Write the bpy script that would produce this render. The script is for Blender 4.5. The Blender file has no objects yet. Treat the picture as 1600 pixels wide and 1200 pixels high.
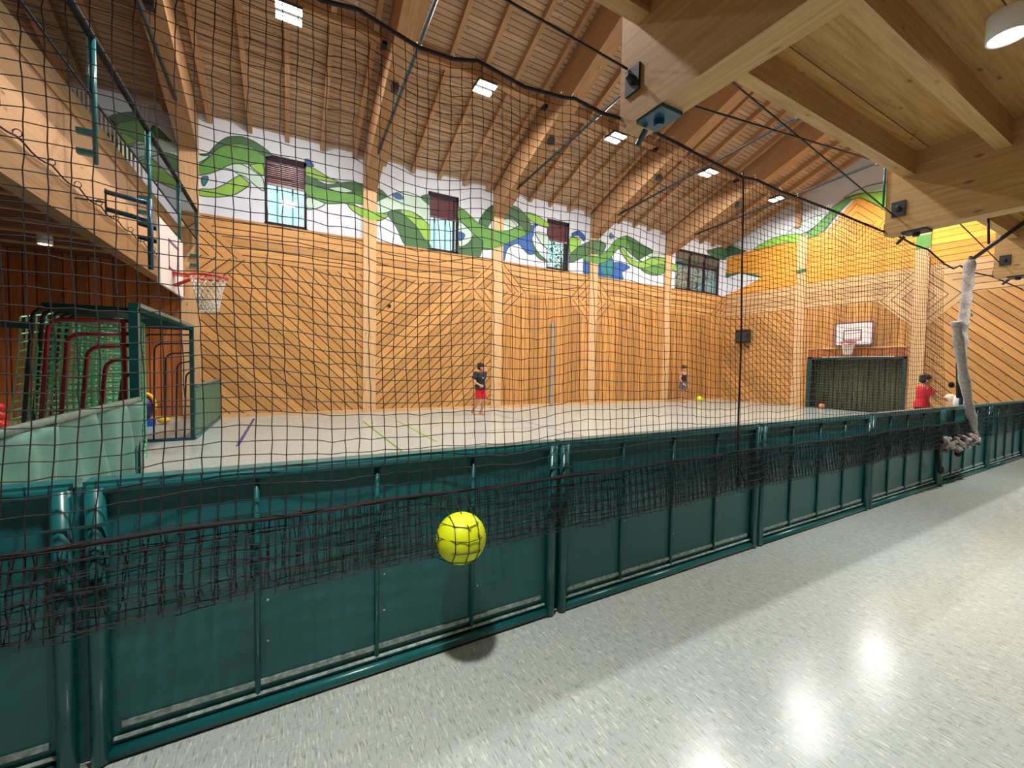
import bpy, bmesh, math, random
from mathutils import Vector, Matrix
random.seed(7)
C = bpy.context.scene.collection
PI = math.pi

# ------------------------------------------------------------------ camera
cam_data = bpy.data.cameras.new('camera')
cam_data.sensor_width = 36.0
cam_data.lens = 637.438 / 1600 * 36.0
cam_data.clip_start = 0.05
cam_data.clip_end = 200
cam = bpy.data.objects.new('camera', cam_data)
C.objects.link(cam)
yaw, pitch, roll = [math.radians(a) for a in (-28.83831556, -2.38296123, 1.05016704)]
fw = Vector((-math.sin(yaw)*math.cos(pitch), math.cos(yaw)*math.cos(pitch), math.sin(pitch)))
rt = Vector((math.cos(yaw), math.sin(yaw), 0))
up = rt.cross(fw)
r2 = math.cos(roll)*rt + math.sin(roll)*up
u2 = -math.sin(roll)*rt + math.cos(roll)*up
M = Matrix((r2, u2, -fw)).transposed().to_4x4()
M.translation = Vector((0, 0, 1.4))
cam.matrix_world = M
bpy.context.scene.camera = cam

# ------------------------------------------------------------------ world, exposure
world = bpy.data.worlds.new('sky')
bpy.context.scene.world = world
world.use_nodes = True
bg = world.node_tree.nodes['Background']
bg.inputs[0].default_value = (0.90, 0.97, 1.0, 1)
bg.inputs[1].default_value = 1.3
vs = bpy.context.scene.view_settings
vs.view_transform = 'Standard'
vs.look = 'None'
vs.gamma = 1.0
vs.use_curve_mapping = False
vs.exposure = 0.0
LAMP_W = 215.0        # each hall floodlight
DOWN_W = 45.0         # each downlight under the near balcony

# ------------------------------------------------------------------ dimensions (metres)
YW = 12.4             # long wall
XG = 18.45            # gable wall
YB = 1.88             # rink boards
XP = [-2.03, 2.08, 6.19, 10.30, 14.41]     # timber frames
YR = 6.40             # ridge
TAN = 0.386
def deck_z(y): return 7.32 + (YW - y)*TAN if y >= YR else 7.32 + (YW - YR)*TAN - (YR - y)*TAN

# ------------------------------------------------------------------ helpers
def lin(c):
    return tuple((x/12.92 if x <= 0.04045 else ((x+0.055)/1.055)**2.4) for x in [v/255 for v in c]) + (1,)

class MB:
    def __init__(s): s.v = []; s.f = []; s.m = []; s.uv = []
    def poly(s, pts, m=0, uv=None):
        i = len(s.v); s.v += [tuple(p) for p in pts]
        s.f.append(list(range(i, i+len(pts)))); s.m.append(m)
        s.uv.append(uv if uv else [(p[0], p[2]) for p in pts])
    def quadgrid(s, rings, closed=True, cap=True, m=0):
        base = len(s.v); n = len(rings[0])
        for r in rings: s.v += [tuple(p) for p in r]
        for j in range(len(rings)-1):
            for i in range(n if closed else n-1):
                a = base+j*n+i; b = base+j*n+(i+1) % n
                s.f.append([a, b, b+n, a+n]); s.m.append(m)
                s.uv.append([(i*.02, j*.05), ((i+1)*.02, j*.05), ((i+1)*.02, (j+1)*.05), (i*.02, (j+1)*.05)])
        if cap and closed:
            s.f.append([base+i for i in range(n)][::-1]); s.m.append(m); s.uv.append([(0, 0)]*n)
            k = base+(len(rings)-1)*n
            s.f.append([k+i for i in range(n)]); s.m.append(m); s.uv.append([(0, 0)]*n)
    def box(s, x0, x1, y0, y1, z0, z1, m=0, along=None):
        s.obox(Vector(((x0+x1)/2, (y0+y1)/2, (z0+z1)/2)), Vector((1, 0, 0)), Vector((0, 1, 0)), Vector((0, 0, 1)),
               abs(x1-x0), abs(y1-y0), abs(z1-z0), m, along)
    def obox(s, c, ax, ay, az, lx, ly, lz, m=0, along=None):
        A = [ax, ay, az]; Ls = [lx, ly, lz]
        if along is None: along = Ls.index(max(Ls))
        off = (random.random()*20, random.random()*20)
        def P(a, b, d): return c + ax*a*lx/2 + ay*b*ly/2 + az*d*lz/2
        for ax_i in range(3):
            u, w = [k for k in range(3) if k != ax_i]
            for sg in (-1, 1):
                cs = [(-1, -1), (1, -1), (1, 1), (-1, 1)]
                if (sg == 1) == (ax_i == 1): cs = cs[::-1]
                pts = []; uvs = []
                for a, b in cs:
                    q = [0, 0, 0]; q[ax_i] = sg; q[u] = a; q[w] = b
                    pts.append(P(*q))
                    la, lb = a*Ls[u]/2, b*Ls[w]/2
                    uvs.append((lb+off[0]+ax_i*.37, la+off[1]) if u == along else (la+off[0]+ax_i*.37, lb+off[1]))
                s.poly(pts, m, uvs)
    def bar(s, a, b, w, h, m=0, upv=(0, 0, 1)):
        a = Vector(a); b = Vector(b); d = b-a; L = d.length; d.normalize()
        side = d.cross(Vector(upv)).normalized(); n = side.cross(d)
        s.obox((a+b)/2, d, side, n, L, w, h, m, 0)
    def tube(s, pts, r, n=8, m=0, cap=True):
        pts = [Vector(p) for p in pts]; rings = []
        prev = None
        for i, p in enumerate(pts):
            t = (pts[min(i+1, len(pts)-1)] - pts[max(i-1, 0)])
            if t.length < 1e-9: t = Vector((0, 0, 1))
            t.normalize()
            if prev is None:
                ref = Vector((0, 0, 1)) if abs(t.z) < .9 else Vector((1, 0, 0))
                x = t.cross(ref).normalized()
            else:
                x = (prev - t*prev.dot(t)).normalized()
            prev = x; y = t.cross(x)
            rr = r[i] if isinstance(r, (list, tuple)) else r
            rings.append([p + (x*math.cos(2*PI*k/n) + y*math.sin(2*PI*k/n))*rr for k in range(n)])
        s.quadgrid(rings, True, cap, m)
    def cone(s, p0, p1, r0, r1, n=12, m=0): s.tube([p0, p1], [r0, r1], n, m)
    def ell(s, c, rx, ry, rz, n=16, k=10, m=0, rot=None):
        rings = []; c = Vector(c)
        for j in range(1, k):
            th = PI*j/k
            ring = []
            for i in range(n):
                p = Vector((rx*math.sin(th)*math.cos(2*PI*i/n), ry*math.sin(th)*math.sin(2*PI*i/n), -rz*math.cos(th)))
                if rot: p = rot @ p
                ring.append(c+p)
            rings.append(ring)
        s.quadgrid(rings, True, True, m)
    def cap(s, p0, p1, r0, r1, n=12, m=0):      # tapered capsule
        p0 = Vector(p0); p1 = Vector(p1); d = (p1-p0); L = d.length or 1e-6; d = d/L
        pts = []; rs = []
        for a in (80, 55, 28, 0): pts.append(p0 - d*r0*math.sin(math.radians(a))); rs.append(max(r0*math.cos(math.radians(a)), 1e-4))
        for a in (0, 28, 55, 80): pts.append(p1 + d*r1*math.sin(math.radians(a))); rs.append(max(r1*math.cos(math.radians(a)), 1e-4))
        s.tube(pts, rs, n, m)
    def loft(s, rings, n=20, m=0):              # rings: (x,y,z,rx,ry)
        s.quadgrid([[Vector((x+rx*math.cos(2*PI*i/n), y+ry*math.sin(2*PI*i/n), z)) for i in range(n)] for x, y, z, rx, ry in rings], True, True, m)
    def xform(s, Mx): s.v = [tuple(Mx @ Vector(p)) for p in s.v]; return s

def rootloc(o):
    while o.parent: o = o.parent
    return o.location
def build(name, mb, mats, parent=None, smooth=False, weld=False):
    off = rootloc(parent) if parent else Vector((0, 0, 0))
    me = bpy.data.meshes.new(name)
    me.from_pydata([(p[0]-off.x, p[1]-off.y, p[2]-off.z) for p in mb.v], [], mb.f)
    if not isinstance(mats, (list, tuple)): mats = [mats]
    for m in mats: me.materials.append(m)
    me.polygons.foreach_set('material_index', mb.m)
    uvl = me.uv_layers.new(name='UVMap')
    flat = [c for fuv in mb.uv for uvp in fuv for c in uvp]
    uvl.data.foreach_set('uv', flat)
    if smooth: me.polygons.foreach_set('use_smooth', [True]*len(me.polygons))
    me.update()
    o = bpy.data.objects.new(name, me); C.objects.link(o)
    if parent: o.parent = parent
    return o
def thing(name, label, cat, loc=(0, 0, 0), group=None, kind=None):
    o = bpy.data.objects.new(name, None); C.objects.link(o)
    o.location = Vector(loc); o.empty_display_size = .1
    o['label'] = label; o['category'] = cat
    if group: o['group'] = group
    if kind: o['kind'] = kind
    return o
def tag(o, label, cat, group=None, kind=None):
    o['label'] = label; o['category'] = cat
    if group: o['group'] = group
    if kind: o['kind'] = kind
    return o
def struct(o): o['kind'] = 'structure'; return o
def copy_tree(o, parent=None, loc=None):
    c = o.copy(); C.objects.link(c)
    if parent: c.parent = parent
    if loc is not None: c.location = Vector(loc)
    for ch in list(o.children): copy_tree(ch, c)
    return c
def dup(o, loc, label=None):
    c = copy_tree(o, None, loc)
    if label: c['label'] = label
    return c
def recentre(o):            # moves a one-mesh thing's origin to the middle of its own box
    me = o.data; n = len(me.vertices)
    xs = [v.co.copy() for v in me.vertices]
    lo = Vector([min(v[i] for v in xs) for i in range(3)]); hi = Vector([max(v[i] for v in xs) for i in range(3)])
    c = Vector(((lo.x+hi.x)/2, (lo.y+hi.y)/2, lo.z))
    me.transform(Matrix.Translation(-c)); o.location = c
    return o

# ------------------------------------------------------------------ materials
def new_mat(name):
    m = bpy.data.materials.new(name); m.use_nodes = True
    nt = m.node_tree; b = nt.nodes['Principled BSDF']
    return m, nt, b
def plain(name, rgb, rough=.5, metal=0.0, var=.0, scale=8.0, bump=0.0, spec=.5):
    m, nt, b = new_mat(name)
    b.inputs['Base Color'].default_value = lin(rgb)
    b.inputs['Roughness'].default_value = rough
    b.inputs['Metallic'].default_value = metal
    b.inputs['Specular IOR Level'].default_value = spec
    if var or bump:
        tc = nt.nodes.new('ShaderNodeTexCoord'); nz = nt.nodes.new('ShaderNodeTexNoise')
        nz.inputs['Scale'].default_value = scale; nz.inputs['Detail'].default_value = 5
        nt.links.new(tc.outputs['Object'], nz.inputs['Vector'])
        if var:
            mr = nt.nodes.new('ShaderNodeMapRange'); mr.inputs[1].default_value = .3; mr.inputs[2].default_value = .7
            mr.inputs[3].default_value = 1-var; mr.inputs[4].default_value = 1+var
            mx = nt.nodes.new('ShaderNodeVectorMath'); mx.operation = 'SCALE'
            mx.inputs[0].default_value = lin(rgb)[:3]
            nt.links.new(nz.outputs[0], mr.inputs[0]); nt.links.new(mr.outputs[0], mx.inputs['Scale'])
            nt.links.new(mx.outputs[0], b.inputs['Base Color'])
        if bump:
            bp = nt.nodes.new('ShaderNodeBump'); bp.inputs['Strength'].default_value = bump; bp.inputs['Distance'].default_value = .01
            nt.links.new(nz.outputs[0], bp.inputs['Height']); nt.links.new(bp.outputs[0], b.inputs['Normal'])
    return m
def wood(name, c1, c2, period=0.0, groove=.014, rough=.45, gdark=.25, bvar=.16, knots=True):
    """UV: u across the boards in metres, v along the grain in metres"""
    m, nt, b = new_mat(name); N = nt.nodes.new; Lk = nt.links.new
    uv = N('ShaderNodeUVMap'); uv.uv_map = 'UVMap'
    sep = N('ShaderNodeSeparateXYZ'); Lk(uv.outputs[0], sep.inputs[0])
    def math_(op, a, bb=None):
        n = N('ShaderNodeMath'); n.operation = op
        for i, x in enumerate((a, bb)):
            if x is None: continue
            if isinstance(x, (int, float)): n.inputs[i].default_value = x
            else: Lk(x, n.inputs[i])
        return n.outputs[0]
    u, v = sep.outputs[0], sep.outputs[1]
    bid = None
    if period:
        t = math_('DIVIDE', u, period); bid = math_('FLOOR', t); fr = math_('FRACT', t)
        v = math_('ADD', v, math_('MULTIPLY', bid, 7.31))
    comb = N('ShaderNodeCombineXYZ')
    Lk(math_('MULTIPLY', u, 34.0), comb.inputs[0]); Lk(math_('MULTIPLY', v, 1.6), comb.inputs[1])
    g = N('ShaderNodeTexNoise'); g.inputs['Scale'].default_value = 1.0; g.inputs['Detail'].default_value = 4
    g.inputs['Distortion'].default_value = .6
    Lk(comb.outputs[0], g.inputs['Vector'])
    mix = N('ShaderNodeMix'); mix.data_type = 'RGBA'
    mix.inputs[6].default_value = lin(c1); mix.inputs[7].default_value = lin(c2)
    mr = N('ShaderNodeMapRange'); mr.inputs[1].default_value = .3; mr.inputs[2].default_value = .72
    Lk(g.outputs[0], mr.inputs[0]); Lk(mr.outputs[0], mix.inputs[0])
    col = mix.outputs[2]
    def scale(colr, fac):
        s = N('ShaderNodeVectorMath'); s.operation = 'SCALE'; Lk(colr, s.inputs[0])
        if isinstance(fac, (int, float)): s.inputs['Scale'].default_value = fac
        else: Lk(fac, s.inputs['Scale'])
        return s.outputs[0]
    if knots:
        cm = N('ShaderNodeCombineXYZ'); Lk(math_('MULTIPLY', u, 6.5), cm.inputs[0]); Lk(math_('MULTIPLY', v, 2.6), cm.inputs[1])
        vo = N('ShaderNodeTexVoronoi'); vo.inputs['Scale'].default_value = 1.0; Lk(cm.outputs[0], vo.inputs['Vector'])
        k = N('ShaderNodeMapRange'); k.inputs[1].default_value = .05; k.inputs[2].default_value = .13
        k.inputs[3].default_value = .42; k.inputs[4].default_value = 1.0
        Lk(vo.outputs['Distance'], k.inputs[0]); col = scale(col, k.outputs[0])
    if period:
        wn = N('ShaderNodeTexWhiteNoise'); wn.noise_dimensions = '1D'; Lk(bid, wn.inputs['W'])
        w2 = N('ShaderNodeMapRange'); w2.inputs[3].default_value = 1-bvar; w2.inputs[4].default_value = 1+bvar
        Lk(wn.outputs[0], w2.inputs[0]); col = scale(col, w2.outputs[0])
        lo = groove/period
        gr = math_('LESS_THAN', fr, lo)
        gm = N('ShaderNodeMix'); gm.data_type = 'RGBA'; Lk(gr, gm.inputs[0]); Lk(col, gm.inputs[6])
        gm.inputs[7].default_value = tuple(x*gdark for x in lin(c2)[:3]) + (1,)
        col = gm.outputs[2]
        bp = N('ShaderNodeBump'); bp.inputs['Strength'].default_value = .6; bp.inputs['Distance'].default_value = .008
        inv = math_('SUBTRACT', 1.0, gr); Lk(inv, bp.inputs['Height']); Lk(bp.outputs[0], b.inputs['Normal'])
    Lk(col, b.inputs['Base Color'])
    b.inputs['Roughness'].default_value = rough
    b.inputs['Specular IOR Level'].default_value = .35
    return m

WALL_A = (212, 162, 100); WALL_B = (190, 132, 70)
m_clad = wood('pine cladding', WALL_A, WALL_B, .205, .024, gdark=.10)
m_cladv = wood('pine cladding narrow', (210, 156, 90), (184, 122, 62), .19, .02, bvar=.24, gdark=.3)
m_cladp = wood('pale pine cladding', (222, 182, 132), (204, 156, 104), .2, .022, gdark=.12)
m_orange = wood('orange stained boards', (238, 170, 70), (222, 142, 48), .2, .02, gdark=.2)
m_yellow = wood('yellow stained boards', (250, 200, 76), (240, 176, 54), .2, .016, gdark=.3)
m_redwood = wood('reddish boards', (198, 118, 64), (150, 82, 42), .2, .022, bvar=.22)
m_col = wood('glulam column', (226, 186, 138), (206, 160, 110), .0, rough=.5)
m_roof = wood('roof boards', (196, 162, 130), (172, 138, 106), .125, .016, rough=.6, gdark=.25)
m_raft = wood('rafter timber', (194, 152, 112), (164, 122, 84), rough=.6)
m_beam = wood('beam timber', (206, 168, 114), (178, 138, 86), rough=.55)
m_deckb = wood('balcony deck boards', (206, 164, 98), (172, 128, 70), .9, .01, rough=.6)
m_fascia = wood('peach fascia', (196, 156, 118), (184, 142, 104), .55, .006, rough=.5, gdark=.6)
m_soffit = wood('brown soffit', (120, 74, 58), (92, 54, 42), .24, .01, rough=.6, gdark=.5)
m_white = plain('white plaster', (216, 220, 230), .7, var=.02, scale=3)
m_teal = plain('teal painted steel', (22, 96, 98), .28, var=.05, scale=6)
m_dkteal = plain('dark teal painted steel', (16, 62, 62), .55)
m_railc = plain('near black green rail', (22, 38, 44), .7, spec=.2)
m_blueteal = plain('blue teal painted steel', (20, 74, 96), .3)
m_black = plain('black steel', (24, 26, 30), .4)
m_dark = plain('dark grey steel', (52, 62, 66), .4, .3)
m_net = plain('black netting', (30, 26, 30), .8)
m_rope = plain('dark rope', (44, 30, 34), .8)
m_chrome = plain('chrome', (200, 200, 200), .2, 1.0)
m_whitep = plain('white paint', (240, 236, 232), .4)
m_red = plain('red painted steel', (206, 26, 34), .3)
m_darkred = plain('dark red painted steel', (130, 24, 40), .35)
m_gnet = plain('green net cord', (150, 236, 190), .8)
m_cream = plain('cream net cord', (226, 220, 206), .8)

def sheet_mat():
    m, nt, b = new_mat('teal plastic sheet'); N = nt.nodes.new; Lk = nt.links.new
    tc = N('ShaderNodeTexCoord')
    n1 = N('ShaderNodeTexNoise'); n1.inputs['Scale'].default_value = 260; n1.inputs['Detail'].default_value = 2
    n2 = N('ShaderNodeTexNoise'); n2.inputs['Scale'].default_value = 2.2; n2.inputs['Detail'].default_value = 6
    Lk(tc.outputs['Object'], n1.inputs['Vector']); Lk(tc.outputs['Object'], n2.inputs['Vector'])
    mx = N('ShaderNodeMix'); mx.data_type = 'RGBA'; mx.inputs[6].default_value = lin((20, 96, 99)); mx.inputs[7].default_value = lin((42, 122, 126))
    Lk(n2.outputs[0], mx.inputs[0]); Lk(mx.outputs[2], b.inputs['Base Color'])
    bp = N('ShaderNodeBump'); bp.inputs['Strength'].default_value = .5; bp.inputs['Distance'].default_value = .002
    Lk(n1.outputs[0], bp.inputs['Height']); Lk(bp.outputs[0], b.inputs['Normal'])
    b.inputs['Roughness'].default_value = .34
    return m
m_sheet = sheet_mat()
def floor_mat():
    m, nt, b = new_mat('marbled linoleum'); N = nt.nodes.new; Lk = nt.links.new
    tc = N('ShaderNodeTexCoord')
    def noise(sx, sy, det=5, sc=1.0):
        mp = N('ShaderNodeMapping'); mp.inputs['Scale'].default_value = (sx, sy, 1); Lk(tc.outputs['Object'], mp.inputs['Vector'])
        n = N('ShaderNodeTexNoise'); n.inputs['Scale'].default_value = sc; n.inputs['Detail'].default_value = det; n.inputs['Distortion'].default_value = .3
        Lk(mp.outputs[0], n.inputs['Vector']); return n.outputs[0]
    def ramp(x, a, bb):
        r = N('ShaderNodeMapRange'); r.inputs[1].default_value = a; r.inputs[2].default_value = bb; Lk(x, r.inputs[0]); return r.outputs[0]
    def mixc(f, a, c):
        mx = N('ShaderNodeMix'); mx.data_type = 'RGBA'; Lk(f, mx.inputs[0])
        for i, x in ((6, a), (7, c)):
            if isinstance(x, tuple): mx.inputs[i].default_value = x
            else: Lk(x, mx.inputs[i])
        return mx.outputs[2]
    base = mixc(ramp(noise(.5, .35, 3), .35, .65), lin((166, 180, 180)), lin((181, 187, 181)))
    st = ramp(noise(125, 17, 3), .56, .66); col = mixc(st, base, lin((206, 208, 200)))
    st2 = ramp(noise(150, 20, 3), .56, .68); col = mixc(st2, col, lin((138, 146, 134)))
    st3 = ramp(noise(24, 120, 3), .58, .72); col = mixc(st3, col, lin((156, 164, 150)))
    Lk(col, b.inputs['Base Color'])
    rr = N('ShaderNodeMapRange'); rr.inputs[3].default_value = .15; rr.inputs[4].default_value = .27; Lk(noise(3, 3, 4), rr.inputs[0])
    Lk(rr.outputs[0], b.inputs['Roughness'])
    b.inputs['Specular IOR Level'].default_value = .5
    return m
m_floor = floor_mat()
def emis(name, rgb, s):
    m, nt, b = new_mat(name)
    b.inputs['Base Color'].default_value = lin(rgb); b.inputs['Emission Color'].default_value = lin(rgb); b.inputs['Emission Strength'].default_value = s
    return m
m_led = emis('lit lamp panel', (255, 246, 232), 14)
def glass_mat(name, tint, fac=.85, rough=.03):
    m = bpy.data.materials.new(name); m.use_nodes = True; nt = m.node_tree
    nt.nodes.clear(); N = nt.nodes.new; Lk = nt.links.new
    out = N('ShaderNodeOutputMaterial'); mx = N('ShaderNodeMixShader'); tr = N('ShaderNodeBsdfTransparent'); gl = N('ShaderNodeBsdfGlossy')
    fr = N('ShaderNodeFresnel'); fr.inputs[0].default_value = 1.5
    tr.inputs[0].default_value = lin(tint); gl.inputs['Roughness'].default_value = rough
    ad = N('ShaderNodeMath'); ad.operation = 'MULTIPLY'; ad.inputs[1].default_value = fac; Lk(fr.outputs[0], ad.inputs[0])
    Lk(ad.outputs[0], mx.inputs[0]); Lk(tr.outputs[0], mx.inputs[1]); Lk(gl.outputs[0], mx.inputs[2]); Lk(mx.outputs[0], out.inputs[0])
    return m
m_glass = glass_mat('window glass', (234, 250, 249))
m_railglass = glass_mat('grey railing glass', (186, 194, 192))

# ================================================================== SETTING
def clip_poly(poly, ax, val, keep_less):
    out = []
    n = len(poly)
    for i in range(n):
        a = poly[i]; b = poly[(i+1) % n]
        ia = (a[ax] <= val) if keep_less else (a[ax] >= val)
        ib = (b[ax] <= val) if keep_less else (b[ax] >= val)
        if ia: out.append(a)
        if ia != ib:
            t = (val-a[ax])/(b[ax]-a[ax]); out.append((a[0]+t*(b[0]-a[0]), a[1]+t*(b[1]-a[1])))
    return out
def slab(mb, poly, front, back, along, m, plane):
    """board area in a wall plane; plane 'Y': (x,z) at y=front ; plane 'X': (y,z) at x=front"""
    if len(poly) < 3: return
    L = math.hypot(*along); d = (along[0]/L, along[1]/L); p = (-d[1], d[0])
    P = (lambda h, z, w: (h, w, z)) if plane == 'Y' else (lambda h, z, w: (w, h, z))
    uv = [(h*p[0]+z*p[1]+40, h*d[0]+z*d[1]) for h, z in poly]
    mb.poly([P(h, z, front) for h, z in poly], m, uv)
    n = len(poly)
    for i in range(n):
        a = poly[i]; b = poly[(i+1) % n]
        mb.poly([P(*a, front), P(*b, front), P(*b, back), P(*a, back)], m, [(.05, 0), (.05, .1), (.06, .1), (.06, 0)])
def rect(a, b, c, d): return [(a, c), (b, c), (b, d), (a, d)]
def diamond(mb, c, z, s, front, back, m, plane, lims):
    for sx, sz in ((1, 1), (-1, 1), (1, -1), (-1, -1)):
        poly = [(c, z), (c+sx*s, z), (c, z+sz*s)]
        for ax, val, less in lims: poly = clip_poly(poly, ax, val, less) if poly else poly
        slab(mb, poly, front, back, (1, -sx*sz), m, plane)

# floor
mb = MB(); mb.box(-9, 18.9, -6, 12.8, -.2, 0)
struct(build('floor', mb, m_floor))

# long wall with four window openings
WIN = [(-.50, .47), (3.80, 4.80), (8.16, 9.15), (14.90, 17.97)]
WZ0, WZ1 = 4.99, 6.75
mb = MB(); x = -9.0
for a, b in WIN:
    mb.box(x, a, 12.43, 12.72, 0, 7.5); mb.box(a, b, 12.43, 12.72, 0, WZ0); mb.box(a, b, 12.43, 12.72, WZ1, 7.5); x = b
mb.box(x, 18.9, 12.43, 12.72, 0, 7.5)
wall_back = struct(build('wall_back', mb, m_white))
mb = MB()
F, K = 12.40, 12.43
slab(mb, rect(-1.85, 1.90, 0, 3.97), F, K, (1, -1), 0, 'Y')
slab(mb, rect(2.26, 6.01, 0, 3.97), F, K, (1, 1), 0, 'Y')
for a, b in ((6.37, 10.12), (10.48, 14.23), (14.59, 18.45)): slab(mb, rect(a, b, 0, 3.97), F, K, (0, 1), 1, 'Y')
slab(mb, rect(-9, -2.2, 0, 3.65), F, K, (0, 1), 2, 'Y')
for a, b in ((-1.85, 1.90), (2.26, 6.01), (6.37, 10.12), (10.48, 14.23), (14.59, 18.45)): slab(mb, rect(a, b, 3.97, 4.97), F, K, (1, 0), 0, 'Y')
for c, lo, hi in ((-2.03, -1.85, 1.9), (6.19, 6.37, 10), (6.19, 2.3, 6.01), (10.30, 10.48, 14), (10.30, 6.4, 10.12), (18.45, 14.7, 18.45)):
    diamond(mb, c, 3.97, 1.15, F-.006, F, 0, 'Y', [(1, 4.97, True), (0, lo, False), (0, hi, True)])
build('cladding', mb, [m_clad, m_cladv, m_redwood], wall_back)
mb = MB(); mb.box(-9, 18.45, 12.37, 12.41, 0, .09)
struct(build('baseboard_back', mb, m_col))

# gable wall
XF = XG; XK = XG+.03
def gable_poly(a, b, z0):
    pts = [(a, z0), (b, z0), (b, deck_z(b)+.05)]
    if a < YR < b: pts.append((YR, deck_z(YR)+.05))
    pts.append((a, deck_z(a)+.05)); return pts
mb = MB()
OY0, OY1, OZ = 5.70, 8.72, 2.0
for poly in (rect(-6, OY0, 0, OZ), rect(OY1, 12.72, 0, OZ), gable_poly(-6, 12.72, OZ)):
    slab(mb, poly, XK, XK+.25, (0, 1), 0, 'X')
wall_right = struct(build('wall_right', mb, m_white))
mb = MB()
slab(mb, rect(9.28, 12.40, 0, 3.97), XF, XK, (1, 1), 0, 'X')
slab(mb, rect(8.72, 8.92, 0, 3.97), XF, XK, (0, 1), 1, 'X')
slab(mb, rect(5.70, 8.72, 2.36, 3.97), XF, XK, (0, 1), 1, 'X')
slab(mb, rect(5.66, 5.70, 0, 3.97), XF, XK, (0, 1), 1, 'X')
slab(mb, rect(5.70, 8.72, 2.0, 2.32), XF+.012, XK, (0, 1), 4, 'X')
slab(mb, rect(-6, 5.28, 0, 3.97), XF, XK, (1, 1), 0, 'X')
for a, b in ((9.28, 12.40), (5.63, 8.92), (-6, 5.28)): slab(mb, rect(a, b, 3.97, 4.97), XF, XK, (1, 0), 2, 'X')
for lo, hi in ((5.63, 8.9), (2.0, 5.28)):
    diamond(mb, 5.45, 3.97, 1.15, XF-.006, XF, 2, 'X', [(1, 4.97, True), (0, lo, False), (0, hi, True)])
slab(mb, [(12.40, 4.97), (12.40, 6.77), (11.65, 6.87), (10.5, 6.88), (9.18, 6.89), (8.95, 6.93), (8.32, 6.91), (8.02, 7.24), (7.34, 7.92), (6.57, 7.2), (5.7, 6.9), (4.4, 6.7), (3.6, 6.4), (2.6, 5.6), (2.2, 4.97)],
     XF, XK, (1, 0), 3, 'X')
diamond(mb, 7.34, 6.85, 1.05, XF-.006, XF, 3, 'X', [])
slab(mb, [(5.27, 5.66), (5.27, 6.75), (4.4, 6.66), (3.6, 6.35), (3.2, 5.9), (3.9, 5.56)], XF-.004, XF, (1, 0), 5, 'X')
build('cladding', mb, [m_clad, m_cladv, m_cladp, m_orange, m_redwood, m_yellow], wall_right)
mb = MB(); mb.box(XF-.02, XF+.0, 5.68, 8.76, 2.32, 2.37)
struct(build('trim_1', mb, m_col))
mb = MB(); mb.box(-9.25, -9, -6, 12.72, 0, 9.6)
struct(build('wall_left', mb, m_cladp))

# roof boards (both slopes)
mb = MB()
def roofslab(y0, y1, x0=-9, x1=18.9):
    z0, z1 = deck_z(y0), deck_z(y1); L = math.hypot(y1-y0, z1-z0)
    mb.poly([(x0, y0, z0), (x1, y0, z0), (x1, y1, z1), (x0, y1, z1)], 0, [(0, x0), (0, x1), (L, x1), (L, x0)])
    mb.poly([(x0, y0, z0+.1), (x1, y0, z0+.1), (x1, y1, z1+.1), (x0, y1, z1+.1)], 0, [(0, x0), (0, x1), (L, x1), (L, x0)])
roofslab(12.8, YR); roofslab(YR, -6)
struct(build('ceiling', mb, m_roof))

# windows
m_wframe = plain('dark brown window frame', (52, 40, 48), .75, spec=.15)
m_blind = plain('maroon blind slat', (118, 74, 78), .3)
m_fin = plain('teal sun louvre', (150, 212, 220), .5)
for n, (a, b) in enumerate(WIN):
    w = MB(); Y0, Y1 = 12.47, 12.55
    w.box(a, a+.06, Y0, Y1, WZ0, WZ1); w.box(b-.06, b, Y0, Y1, WZ0, WZ1)
    w.box(a, b, Y0, Y1, WZ0, WZ0+.06); w.box(a, b, Y0, Y1, WZ1-.14, WZ1)
    if n in (1, 2): w.box(b-.17, b-.12, Y0, Y1, WZ0, WZ1-.1)
    if n == 3:
        for q in (1/3, 2/3): xx = a+(b-a)*q; w.box(xx-.04, xx+.04, Y0, Y1, WZ0, WZ1)
        w.box(a, b, Y0, Y1, 6.1, 6.18)
    fr = struct(build('window_%d' % (n+1), w, m_wframe))
    p = MB(); p.box(a+.05, b-.05, 12.505, 12.515, WZ0+.05, WZ1-.1)
    build('pane', p, m_glass, fr)
    bl = MB()
    if n < 3:
        zb = 6.05
        z = WZ1-.16
        bl.box(a+.06, b-.06, 12.49, 12.50, zb-.05, WZ1-.12)
        while z > zb:
            bl.obox(Vector(((a+b)/2, 12.487, z)), Vector((1, 0, 0)), Vector((0, math.cos(.9), math.sin(.9))), Vector((0, -math.sin(.9), math.cos(.9))), b-a-.12, .05, .006); z -= .05
        bl.box(a+.06, b-.06, 12.47, 12.50, zb-.06, zb-.01)
        build('blind', bl, m_blind, fr)
    else:
        for q in range(3):
            xa = a+.06+q*(b-a)/3; bl.obox(Vector((xa+.46, 12.50, 6.42)), Vector((1, 0, 0)), Vector((0, 1, .25)).normalized(), Vector((0, -.25, 1)).normalized(), .86, .02, .42)
        build('top_light', bl, plain('tilted glass painted reflection', (96, 92, 88), .12), fr)  # opaque dark colour stands in for the reflections on the tilted panes
    si = MB(); si.box(a-.02, b+.02, 12.40, 12.50, WZ0-.03, WZ0)
    build('sill', si, m_wframe, fr)
    if n < 2 or n == 2:
        fm = MB()
        for q in range(2 if n < 2 else 0): xx = a+.28+q*.36; fm.box(xx-.02, xx+.02, 12.66, 12.72, WZ0, WZ1)
        if fm.v: build('louvre', fm, m_fin, fr)

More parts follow.
